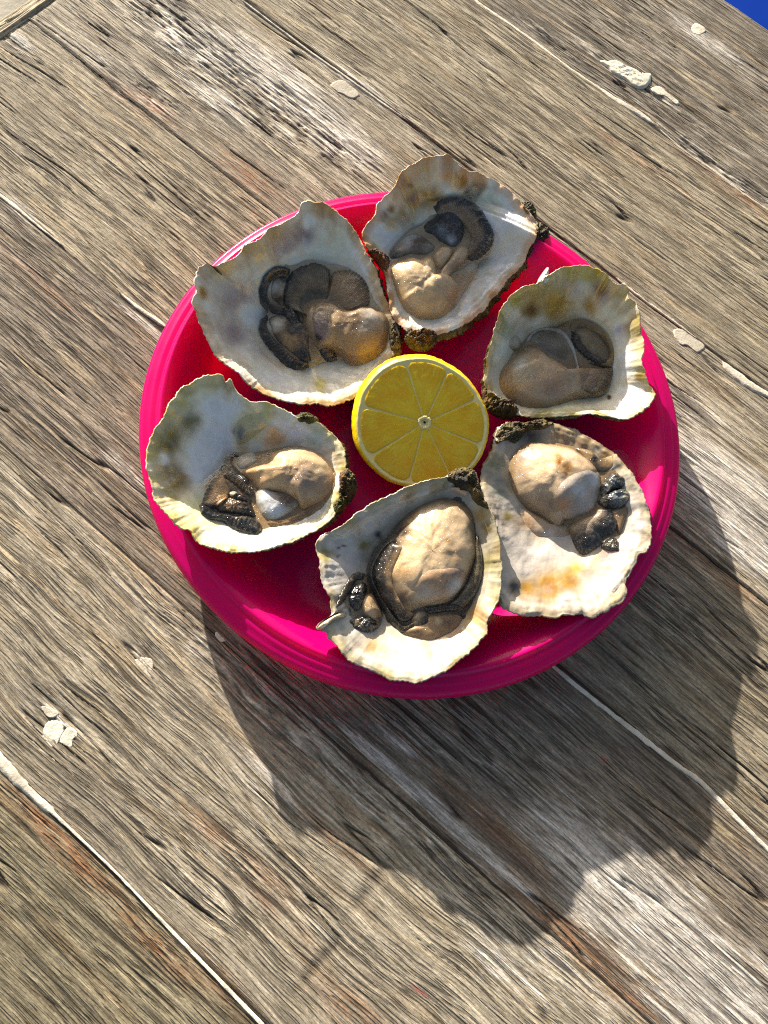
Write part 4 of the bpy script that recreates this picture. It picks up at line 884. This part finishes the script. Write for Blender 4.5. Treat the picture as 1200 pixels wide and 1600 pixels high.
lobe(o, 'adductor_muscle', [(622, 685), (655, 632), (720, 650), (800, 668), (855, 708), (832, 752), (782, 792), (720, 812), (670, 792), (640, 752)], 4, (196, 192, 186), [(790, 700, 50, (122, 106, 92)), (680, 690, 40, (222, 226, 230)), (740, 770, 50, (210, 216, 222))], (170, 160, 146), lump=.5)
lobe(o, 'mantle', [(525, 505), (560, 460), (620, 448), (645, 490), (605, 525), (550, 545)], 3, (226, 222, 214), [], (200, 180, 150), lump=.6)
lobe(o, 'mantle', [(395, 735), (480, 680), (540, 690), (600, 700), (622, 740), (640, 790), (600, 790), (520, 775), (440, 765)], 4, (86, 68, 46), [(500, 720, 40, (116, 92, 62)), (600, 760, 30, (50, 42, 32))], (44, 36, 28), lump=.4)
frill(o, 'gill', [(455, 548), (405, 588), (372, 640), (350, 690), (343, 732), (385, 750), (445, 735)], [(478, 600), (492, 622), (502, 640), (505, 655), (503, 668), (497, 678), (485, 688)], 4.2, [(0, (34, 29, 22)), (.16, (70, 58, 42)), (.36, (186, 150, 108)), (.8, (200, 164, 118)), (1, (150, 122, 86))], 26, .26, .5)
frill(o, 'gill', [(545, 462), (500, 452), (468, 488), (448, 532), (460, 575), (510, 615), (560, 655), (605, 685), (624, 650)], [(542, 480), (518, 480), (508, 500), (524, 520), (552, 548), (582, 578), (602, 608), (616, 630), (622, 645)], 4.4, [(0, (30, 25, 20)), (.25, (104, 84, 58)), (.5, (60, 48, 34)), (1, (26, 22, 18))], 32, .26, .4)
frill(o, 'mantle', [(333, 718), (343, 772), (390, 803), (450, 814), (510, 853), (570, 874), (630, 884), (668, 862)], [(362, 722), (402, 745), (460, 764), (520, 774), (570, 775), (612, 784), (642, 802), (664, 832)], 4, [(0, (28, 28, 30)), (.4, (38, 42, 52)), (.7, (28, 27, 26)), (1, (50, 40, 30))], 16, .2, .2)
lobe(o, 'gill', [(476, 668), (510, 650), (560, 672), (612, 700), (615, 716), (560, 706), (500, 690)], 3, (46, 38, 28), [(510, 660, 16, (170, 160, 140))], BLK, lump=.5)

# ---- lower right oyster, iridescent shell (built before its neighbour that overlaps it)
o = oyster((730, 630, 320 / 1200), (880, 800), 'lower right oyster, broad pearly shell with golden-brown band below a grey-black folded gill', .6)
make_shell(o, [(90, 400), (110, 330), (150, 270), (165, 200), (190, 135), (240, 112), (320, 118), (400, 108), (460, 103), (520, 118), (580, 135), (640, 150), (700, 185), (760, 220), (820, 260), (870, 290), (900, 330), (940, 370), (980, 420), (1000, 460), (1030, 510), (1050, 560), (1065, 620), (1080, 690),
    (1085, 760), (1080, 820), (1050, 865), (1010, 880), (990, 930), (965, 980), (930, 1050), (945, 1090), (920, 1150), (870, 1180), (800, 1220), (740, 1250), (690, 1240), (672, 1222), (640, 1232), (580, 1235), (500, 1250), (420, 1240), (330, 1240), (260, 1215), (200, 1180), (165, 1100), (150, 1000), (140, 880), (140, 760), (125, 640), (100, 540), (85, 460)],
    (520, 600), 14, (230, 150), 20, (700, 1200), 30.5, 2.5, 1.7,
    [(200, 480, 90, (178, 180, 168)), (240, 660, 40, (164, 154, 104)), (350, 700, 60, (204, 174, 136)), (450, 920, 200, (236, 230, 222)), (480, 1075, 100, (188, 150, 74)), (600, 1040, 80, (190, 152, 76)), (650, 970, 50, (234, 190, 96)), (350, 1090, 60, (188, 152, 82)), (750, 950, 55, (238, 216, 188)), (700, 1030, 40, (226, 200, 180)), (850, 900, 70, (238, 204, 202)), (830, 1100, 140, (228, 224, 214)),
     (580, 1150, 50, (220, 218, 216)), (1000, 650, 120, (232, 224, 218)), (700, 200, 70, (166, 134, 94)), (830, 300, 50, (176, 144, 86)), (560, 150, 100, (194, 174, 144)), (280, 1070, 40, (92, 80, 52)), (420, 760, 60, (224, 204, 178)), (870, 1160, 40, (212, 190, 150)), (160, 350, 60, (170, 170, 140)), (360, 180, 80, (120, 108, 88)), (760, 1130, 60, (216, 206, 200))],
    (228, 222, 212), (210, 196, 160), [(190, 200, 120, 2.6), (430, 100, 160, 2.2), (90, 440, 100, 1.6), (700, 190, 120, 1.2)], 53)
lobe(o, 'hinge', [(185, 140), (250, 100), (320, 110), (400, 95), (460, 88), (512, 118), (440, 150), (360, 152), (330, 192), (275, 232), (222, 216), (170, 238), (160, 190)], 3, (215, 205, 170), [(270, 180, 45, (255, 240, 240)), (470, 110, 40, (255, 225, 180))], lump=.7, rough=1.6, material=CRUST)
skirt(o, [(255, 400), (300, 240), (420, 205), (600, 230), (760, 310), (880, 300), (945, 400), (965, 560), (935, 640), (895, 720), (895, 862), (800, 874), (690, 888), (600, 740), (480, 690), (300, 550)], 1.6, (150, 128, 98), [(880, 520, 90, (70, 62, 50)), (800, 760, 90, (104, 92, 74))], (160, 138, 104), lump=.4)
lobe(o, 'mantle', [(290, 600), (400, 640), (520, 705), (600, 715), (620, 760), (560, 785), (460, 792), (380, 762), (320, 690)], 1.6, (206, 184, 156), [(350, 700, 50, (190, 160, 124)), (480, 770, 40, (230, 216, 204))], (214, 196, 168), lump=.3)
lobe(o, 'body', [(255, 380), (265, 300), (310, 240), (380, 205), (470, 212), (560, 224), (640, 248), (705, 290), (765, 340), (790, 400), (740, 480), (680, 560), (620, 640), (565, 705), (520, 700), (440, 652), (360, 602), (290, 542), (260, 460)], 10, (206, 182, 150), [(340, 300, 50, (146, 132, 122)), (430, 360, 80, (226, 202, 166)), (330, 430, 50, (190, 166, 138)), (620, 270, 60, (220, 200, 170)), (540, 330, 30, (176, 130, 80)), (580, 380, 40, (170, 134, 90)), (450, 570, 60, (176, 152, 124))], (140, 118, 90), lump=.2)  # the lighter cream patch near the middle is sunlight painted on the belly
lobe(o, 'adductor_muscle', [(488, 585), (510, 502), (560, 442), (640, 392), (720, 376), (782, 402), (797, 470), (782, 560), (752, 622), (682, 662), (610, 672), (540, 652)], 3.5, (170, 158, 146), [(560, 600, 60, (176, 138, 104)), (660, 500, 50, (206, 204, 204)), (740, 440, 50, (196, 196, 196)), (720, 580, 60, (180, 172, 164))], (150, 128, 100), lump=.3)  # pale grey patches are highlights painted into the colour
lobe(o, 'mantle', [(845, 620), (930, 585), (955, 620), (930, 700), (900, 780), (870, 730)], 2.5, (132, 110, 82), [], (80, 66, 48))
lobe(o, 'mantle', [(640, 262), (700, 260), (760, 310), (800, 370), (850, 330), (870, 300), (880, 370), (830, 400), (780, 395), (720, 350)], 2, (150, 124, 90), [(830, 320, 30, (176, 150, 112)), (740, 330, 30, (60, 50, 38))], (84, 66, 44), lump=.6)
frill(o, 'gill', [(832, 612), (878, 655), (890, 712), (862, 758), (816, 778), (802, 822), (752, 854), (690, 884), (652, 862)], [(768, 612), (758, 630), (740, 645), (715, 656), (690, 664), (665, 674), (640, 687), (615, 702), (600, 718)], 5.4, [(0, (120, 118, 108)), (.08, (58, 58, 56)), (.3, (42, 44, 46)), (.55, (70, 66, 60)), (.8, (150, 130, 106)), (1, (176, 152, 124))], 34, .24, .26, wave=.5)
lobe(o, 'gill', [(785, 500), (820, 430), (870, 398), (922, 418), (938, 462), (912, 492), (860, 522), (800, 552)], 4.5, (52, 54, 54), [(860, 450, 40, (70, 76, 80)), (900, 430, 30, (34, 34, 34))], (28, 27, 25), lump=.7)
lobe(o, 'gill', [(775, 565), (850, 508), (920, 488), (958, 510), (958, 562), (912, 612), (850, 614), (800, 604)], 5, (66, 68, 66), [(880, 550, 40, (90, 98, 104)), (930, 540, 26, (120, 118, 104)), (830, 580, 30, (40, 38, 34))], (34, 31, 26), lump=.8)
lobe(o, 'gill', [(795, 815), (850, 778), (892, 800), (898, 862), (840, 868), (790, 848)], 2.6, (58, 56, 44), [(850, 830, 18, (120, 112, 90))], (36, 33, 26), lump=.6)

# ---- bottom oyster
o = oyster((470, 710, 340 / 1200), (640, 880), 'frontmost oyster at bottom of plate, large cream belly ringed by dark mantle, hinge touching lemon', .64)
make_shell(o, [(85, 500), (110, 450), (170, 420), (230, 385), (290, 340), (350, 295), (420, 255), (490, 225), (560, 190), (610, 170), (670, 150), (720, 135), (800, 122), (840, 100), (900, 82), (955, 95), (985, 140), (1003, 200), (1030, 265), (1060, 325), (1080, 390), (1095, 470), (1105, 560), (1110, 640), (1105, 720), (1090, 800), (1060, 860), (1030, 920), (1030, 980),
    (990, 1030), (940, 1080), (890, 1120), (830, 1170), (770, 1205), (700, 1235), (640, 1255), (560, 1245), (500, 1240), (450, 1215), (400, 1190), (330, 1160), (270, 1130), (220, 1080), (190, 1040), (155, 1000), (140, 970), (90, 955), (110, 920), (170, 880), (165, 830), (160, 780), (120, 700), (110, 640), (105, 570)],
    (690, 620), 13, (930, 110), 34, (600, 1240), 32, -1, 2.0,
    [(300, 350, 150, W_), (200, 600, 130, (232, 228, 224)), (205, 515, 9, (104, 70, 84)), (245, 505, 9, (104, 70, 84)), (200, 555, 9, (128, 100, 100)), (595, 220, 24, (176, 144, 94)), (350, 500, 40, (192, 182, 132)), (1050, 600, 60, (206, 204, 164)), (950, 900, 80, (224, 196, 150)), (600, 1100, 250, (236, 231, 221)), (400, 1060, 50, (220, 192, 150)),
     (230, 1020, 34, (140, 140, 130)), (850, 1000, 80, (234, 216, 200)), (1000, 330, 50, (190, 168, 118)), (1030, 400, 40, (160, 138, 90)), (770, 150, 50, (170, 160, 140)), (130, 560, 40, (176, 170, 120)), (430, 450, 24, (130, 130, 134)), (1060, 740, 50, (214, 206, 180)), (700, 1100, 50, (230, 206, 180))],
    (228, 224, 214), (200, 186, 136), [(300, 330, 200, 1.4), (900, 80, 130, 2.2), (1060, 330, 120, 2.0), (90, 500, 60, 1.4)], 67)
lobe(o, 'hinge', [(795, 125), (845, 78), (900, 62), (962, 82), (990, 150), (1012, 230), (1045, 300), (1000, 285), (955, 245), (930, 205), (870, 195), (850, 160)], 3.4, (220, 205, 165), [(890, 150, 40, (120, 125, 130)), (1010, 260, 40, (200, 180, 120))], lump=.7, rough=1.6, material=CRUST)
lobe(o, 'hinge', [(815, 185), (840, 172), (880, 195), (928, 200), (918, 230), (860, 215)], 1.6, (236, 206, 176), [], (220, 190, 160), lump=.5, material=NACRE)
lobe(o, 'shell_growth', [(90, 955), (130, 915), (190, 880), (245, 865), (250, 890), (190, 910), (150, 940), (115, 965)], 3, (214, 196, 160), [(110, 945, 30, (232, 216, 190))], (180, 160, 120), lump=.5, material=NACRE)
skirt(o, [(365, 620), (420, 510), (520, 400), (640, 280), (800, 220), (940, 260), (980, 420), (1012, 600), (980, 760), (912, 880), (820, 990), (700, 1028), (580, 990), (480, 910), (400, 780)], 1.6, (110, 92, 66), [(700, 980, 90, (160, 134, 104))], (84, 72, 52), lump=.3)
lobe(o, 'mantle', [(195, 840), (230, 720), (300, 648), (365, 660), (400, 760), (450, 880), (425, 970), (330, 985), (262, 915), (275, 850)], 1.4, (140, 120, 92), [(310, 760, 60, (66, 56, 42)), (340, 940, 60, (70, 60, 46))], (130, 112, 84), lump=.5)
lobe(o, 'mantle', [(560, 980), (640, 920), (700, 885), (780, 872), (880, 872), (906, 908), (862, 962), (780, 1012), (700, 1028), (630, 1015)], 3, (160, 134, 104), [(700, 980, 50, (176, 150, 118)), (820, 920, 40, (130, 108, 84)), (760, 920, 20, (196, 180, 150))], (128, 104, 76), lump=.3)
frill(o, 'mantle', [(972, 420), (1002, 520), (1012, 620), (994, 722), (954, 802), (900, 858)], [(962, 500), (958, 565), (935, 640), (900, 715), (855, 780), (800, 830)], 4, [(0, (70, 58, 40)), (.3, (84, 76, 58)), (.7, (104, 96, 78)), (1, (60, 52, 42))], 0, 0, 0)
lobe(o, 'body', [(490, 430), (555, 350), (636, 280), (720, 240), (800, 222), (900, 246), (962, 310), (973, 420), (982, 530), (950, 640), (912, 720), (855, 790), (780, 832), (680, 845), (600, 870), (530, 840), (462, 760), (440, 670), (468, 560), (482, 490)], 11, (222, 196, 158),
     [(540, 420, 70, (120, 98, 70)), (500, 520, 60, (104, 84, 58)), (600, 350, 40, (190, 160, 120)), (700, 330, 60, (230, 208, 172)), (850, 330, 80, (206, 182, 148)), (560, 640, 60, (206, 172, 128)), (620, 560, 70, (230, 206, 166)), (480, 700, 60, (112, 90, 62)), (560, 800, 60, (150, 122, 88)), (860, 560, 70, (204, 176, 140)), (725, 378, 10, (196, 150, 84)), (810, 480, 10, (196, 150, 84))], (96, 80, 56), lump=.14, stri=(720, 640, 330, 46, .12))
lobe(o, 'adductor_muscle', [(592, 745), (622, 685), (690, 628), (780, 616), (880, 612), (932, 628), (922, 692), (882, 760), (820, 802), (720, 822), (640, 802)], 2.0, (184, 154, 122), [(850, 640, 70, (146, 122, 104)), (860, 740, 50, (196, 188, 180)), (680, 760, 50, (190, 170, 148)), (760, 690, 50, (180, 148, 116))], (204, 178, 144), lump=.15, stri=(900, 500, 200, 40, .06))
frill(o, 'gill', [(512, 470), (470, 500), (430, 552), (402, 615), (398, 682), (424, 745), (455, 808), (496, 868), (545, 920), (600, 930)], [(575, 500), (552, 545), (530, 600), (512, 650), (512, 705), (532, 760), (560, 812), (592, 850), (620, 868), (648, 880)], 2.6, [(0, (34, 30, 23)), (.4, (58, 49, 36)), (.75, (126, 104, 76)), (1, (206, 174, 132))], 0, 0, 0, wave=.7)
frill(o, 'mantle', [(515, 456), (450, 478), (400, 540), (368, 610), (360, 680), (388, 742), (418, 802), (448, 862), (490, 922), (550, 978), (602, 966), (655, 928)], [(520, 474), (476, 502), (436, 556), (406, 618), (402, 682), (426, 742), (458, 804), (500, 862), (540, 912), (572, 938), (604, 926), (645, 904)], 1.9, [(0, (26, 22, 18)), (.25, (88, 76, 50)), (.45, (34, 29, 22)), (.7, (80, 68, 46)), (1, (30, 26, 20))], 14, .15, .12)
lobe(o, 'gill', [(605, 905), (650, 855), (700, 862), (712, 925), (665, 950), (620, 945)], 1.8, (112, 96, 74), [(650, 880, 26, (160, 150, 132)), (690, 920, 26, (60, 50, 38))], (60, 50, 36), lump=.7)
frill(o, 'gill', [(675, 832), (720, 836), (800, 820), (880, 832), (914, 868), (905, 912)], [(700, 882), (740, 880), (800, 870), (850, 868), (878, 880), (888, 902)], 1.8, [(0, (60, 52, 38)), (.4, (22, 20, 16)), (1, (36, 31, 24))], 20, .25, .3)
frill(o, 'mantle', [(358, 655), (312, 642), (268, 670), (230, 730), (203, 800), (186, 845)], [(346, 694), (316, 694), (292, 722), (266, 772), (242, 812), (212, 838)], 2.8, [(0, (40, 33, 24)), (.4, (92, 78, 52)), (.7, (50, 42, 30)), (1, (34, 29, 22))], 16, .12, .16)
lobe(o, 'mantle', [(325, 800), (390, 755), (435, 830), (455, 890), (400, 912), (345, 885)], 3, (176, 150, 116), [(380, 850, 30, (196, 170, 132))], (100, 82, 58))
lobe(o, 'gill', [(265, 765), (300, 715), (352, 695), (370, 740), (352, 800), (322, 862), (280, 852), (260, 800)], 3.2, (34, 31, 26), [(330, 740, 20, (84, 82, 76))], BLK, lump=.6)
lobe(o, 'gill', [(262, 912), (330, 888), (400, 898), (430, 940), (402, 982), (340, 982), (290, 952)], 3, (32, 30, 26), [(360, 930, 20, (70, 74, 74)), (310, 930, 20, (110, 96, 70))], (70, 60, 42), lump=.7)

# ------------------------------------------------------------------ half lemon
def lemon():
    zoom = (520, 520, 260 / 1114)
    c = un(*zc(*zoom, [(604, 590)])[0], .029)
    # the cut face leans away from the sun
    lean = math.radians(17.5)
    away = -np.array([UP[0], UP[1], 0]); away /= np.linalg.norm(away)
    nrm = np.array([0, 0, 1]) * math.cos(lean) + away * math.sin(lean)
    root = empty('lemon_half', (c[0], c[1], .004), 'yellow lemon half, cut face up, in the middle of the oysters', 'lemon')
    ex = RT - nrm * (RT @ nrm); ex /= np.linalg.norm(ex); ey = np.cross(nrm, ex)
    def w(x, y, z): return c + ex * x + ey * y + nrm * z
    # face outline: directions and radii from the photograph, measured on the cut plane
    def hit(px, py):
        d = ray(px, py); t = ((c - CAM) @ nrm) / (d @ nrm); P = CAM + d * t - c; return P @ ex, P @ ey
    rimpts = [(450, 185), (560, 170), (660, 178), (770, 225), (880, 300), (960, 400), (1020, 520), (1035, 620), (1020, 730), (970, 850), (900, 930), (770, 1010), (640, 1030), (520, 1020), (400, 990), (300, 920), (215, 820), (170, 720), (158, 600), (172, 490), (200, 400), (260, 310), (340, 235)]
    R0 = np.array([hit(*zc(*zoom, [p])[0]) for p in rimpts])
    n = 180; R0 = crom(R0, n)
    lim = lin
    RIND = plain('lemon_rind', (246, 206, 10), .38, 420, .07, .35, .0006, .5)
    PITH = plain('lemon_pith', (246, 226, 150), .6, 500, .06, .3, .0003)
    m, nn, l, b = mat('lemon_pulp')
    co = objco(nn); f = noise(nn, l, co, 500, 4, .6); g2 = noise(nn, l, co, 150, 3, .5)
    cc = mixc(nn, l, remap(nn, l, g2, .35, .65, 0, 1), tuple(lin((250, 196, 20))), tuple(lin((254, 214, 48))))
    cc = mixc(nn, l, 1.0, pigment(nn), cc, 'MULTIPLY')
    l.new(cc, b.inputs['Base Color']); b.inputs['Roughness'].default_value = .3
    b.inputs['Subsurface Weight'].default_value = .5; b.inputs['Subsurface Radius'].default_value = (1, .75, .15); b.inputs['Subsurface Scale'].default_value = .004
    b.inputs['Coat Weight'].default_value = .15; b.inputs['Coat Roughness'].default_value = .2
    l.new(bump(nn, l, f, .2, .0005), b.inputs['Normal'])
    PULP = m
    th = np.arange(n) * 2 * math.pi / n
    # rind: from the cut edge bulging out, then round down to the bottom
    prof = [(1.0, 0), (1.016, .0000), (1.035, -.0012), (1.056, -.0045), (1.062, -.009), (1.045, -.0145), (.99, -.0205), (.88, -.0262), (.7, -.0305), (.45, -.0335), (.2, -.0345), (.01, -.0348)]
    prof = crom(np.array(prof), 40, False)
    V = []
    for s, z in prof:
        for i in range(n):
            x, y = R0[i] * s
            sh_ = min(-z / .009, 1.) * (1 if z > -.02 else max(0, 1 - (-z - .02) / .012))
            x, y = x - .0002 * sh_, y + .0020 * sh_
            d = .00022 * pnoise(np.array(th[i] * 16), np.array(z * 900), 7) + .00014 * pnoise(np.array(th[i] * 34), np.array(z * 1700), 9)
            q = np.hypot(x, y) + 1e-6
            V.append(w(x + x / q * float(d), y + y / q * float(d), z))
    V = np.array(V); F = grid_faces(40, n); 
    wrap = np.array([[j * n + n - 1, (j + 1) * n + n - 1, (j + 1) * n, j * n] for j in range(39)])
    F = np.r_[F, wrap]
    low = V[:, 2].min(); V[:, 2] = np.maximum(V[:, 2], .0042)
    def put(name, V, F, m, col=None, parent=root):
        o = mesh_obj(name, V, F, m, parent, col)
        if parent is root: o.location = -Vector(root.location)
        return o
    rind = put('rind', V, F, RIND)
    # pith: ring just inside the rind plus a disc below the segments
    cx, cy = hit(*zc(*zoom, [(615, 600)])[0])
    V = []; rings = [(1.0, .0001), (.985, .00035), (.972, .0003), (.955, .0002), (.945, .0001), (.6, .0001), (.3, .0001), (.02, .0001)]
    for s, z in rings:
        for i in range(n):
            p = np.array([cx, cy]) + (R0[i] - np.array([cx, cy])) * s
            V.append(w(p[0], p[1], z + .00015 * float(pnoise(np.array(th[i] * 9), np.array(s * 20), 3)) * (s < .99)))
    F = np.r_[grid_faces(len(rings), n), np.array([[j * n + n - 1, (j + 1) * n + n - 1, (j + 1) * n, j * n] for j in range(len(rings) - 1)])]
    put('pith', np.array(V), F[:, ::-1], PITH)
    # segments: wedges between membranes
    mem = [(490, 205), (778, 240), (985, 435), (985, 752), (775, 935), (508, 1000), (250, 830), (180, 490)]
    A = [math.atan2(*(np.array(hit(*zc(*zoom, [p])[0])) - np.array([cx, cy]))[::-1]) for p in mem]
    ctr = np.array([cx, cy])
    rr = np.hypot(*(R0 - ctr).T); ra = np.unwrap(np.arctan2(*(R0 - ctr).T[::-1]))
    o_ = np.argsort(np.mod(ra, 2 * math.pi)); ras = np.mod(ra, 2 * math.pi)[o_]; rrs = rr[o_]
    def rad(a): return np.interp(np.mod(a, 2 * math.pi), np.r_[ras - 2 * math.pi, ras, ras + 2 * math.pi], np.r_[rrs, rrs, rrs])
    for k in range(8):
        a0 = A[k]; a1 = A[(k + 1) % 8]
        while a1 > a0: a1 -= 2 * math.pi
        while a1 < a0 - 2 * math.pi: a1 += 2 * math.pi
        na, nr = 40, 44
        u = np.linspace(0, 1, na); v = np.linspace(0, 1, nr)
        Ug, Vg = np.meshgrid(u, v, indexing='ij')
        a = a0 + (a1 - a0) * Ug
        r0 = .0027; r1 = rad(a) * .952
        # rounded outer corners
        corner = 1 - .10 * np.clip(np.abs(2 * Ug - 1) - .72, 0, 1) ** 2 / .28 ** 2
        r = r0 + (r1 * corner - r0) * Vg
        gapm = .00008 + .00003 * np.sin(9 * Vg + k)
        off = np.clip(.5 - np.abs(Ug - .5), 0, .5)
        side = np.where(Ug < .5, -1, 1) * np.sign(a1 - a0)
        shift = -side * np.exp(-off * 9) * gapm / np.maximum(r, .002)
        a = a + shift
        e = np.minimum(np.minimum(off * 2 * r * abs(a1 - a0) / 2, (1 - Vg) * r1), Vg * r1) * 1000
        streak = pnoise(a * 34 + 4 * pnoise(a * 5, r * 300, k + 3), r * 130 + k * 9, k) + .6 * pnoise(a * 80, r * 240, k + 20)
        z = -.0005 * sstep(.3, 0, e) + .00035 + .00007 * streak * sstep(.2, 1.5, e)
        P = ctr[None, None] + np.stack([np.cos(a), np.sin(a)], -1) * r[..., None]
        V = c + ex * P[..., :1] + ey * P[..., 1:2] + nrm * z[..., None]
        col = np.clip(1 + .09 * streak, .6, 1.15)[..., None] * np.ones(3)
        col = col * (1 - .12 * sstep(.3, 1, Vg))[..., None]
        F = grid_faces(na, nr)
        if (a1 - a0) < 0: F = F[:, ::-1]
        put('segment', V.reshape(-1, 3), F, PULP, np.clip(col.reshape(-1, 3), 0, 1.1))
    # core: frayed white centre with a small open pit
    nn_ = 48; t2 = np.arange(nn_) * 2 * math.pi / nn_
    V = []
    for s, z in [(.0034, -.0010), (.0029, .0004), (.0022, .0006), (.0014, .0002)]:
        for i in range(nn_):
            q = s * (1 + .3 * float(pnoise(np.array(np.cos(t2[i]) * 3), np.array(np.sin(t2[i]) * 3), 5)))
            V.append(w(cx + q * math.cos(t2[i]), cy + q * math.sin(t2[i]), z + .0002 * float(pnoise(np.array(t2[i] * 4), np.array(s * 999), 2))))
    F = np.r_[grid_faces(4, nn_), np.array([[j * nn_ + nn_ - 1, (j + 1) * nn_ + nn_ - 1, (j + 1) * nn_, j * nn_] for j in range(3)])]
    core = put('core', np.array(V), F[:, ::-1], PITH)
    HOLE = plain('lemon_core_pit', (150, 30, 30), .5, 500)
    V = []
    for s, z in [(.0017, .0002), (.0014, -.0006), (.0008, -.0009), (.0001, -.0010)]:
        for i in range(nn_):
            q = s * (1 + .3 * float(pnoise(np.array(np.cos(t2[i]) * 3), np.array(np.sin(t2[i]) * 3), 5)))
            V.append(w(cx + .0004 + q * math.cos(t2[i]), cy - .0004 + q * math.sin(t2[i]), z))
    put('core_pit', np.array(V), F[:, ::-1], HOLE, None, core)
lemon()

# ------------------------------------------------------------------ crust and hinge belong to the shell, gills and mantle to the body
for r in [q for q in scene.objects if q.type == 'EMPTY' and q.get('category') == 'oyster']:
    kids = [q for q in scene.objects if q.parent == r]
    sh = next(q for q in kids if q.name.startswith('shell') and not q.name.startswith('shell_growth')); bo = next(q for q in kids if q.name.startswith('body'))
    for q in kids:
        if q.name.startswith(('hinge', 'shell_growth')): q.parent = sh; q.location = (0, 0, 0)
        elif q.name.startswith(('gill', 'mantle', 'adductor', 'liquor')): q.parent = bo; q.location = (0, 0, 0)
tris = sum(len(o.data.polygons) * 2 for o in scene.objects if o.type == 'MESH')
print('approx triangles', tris)
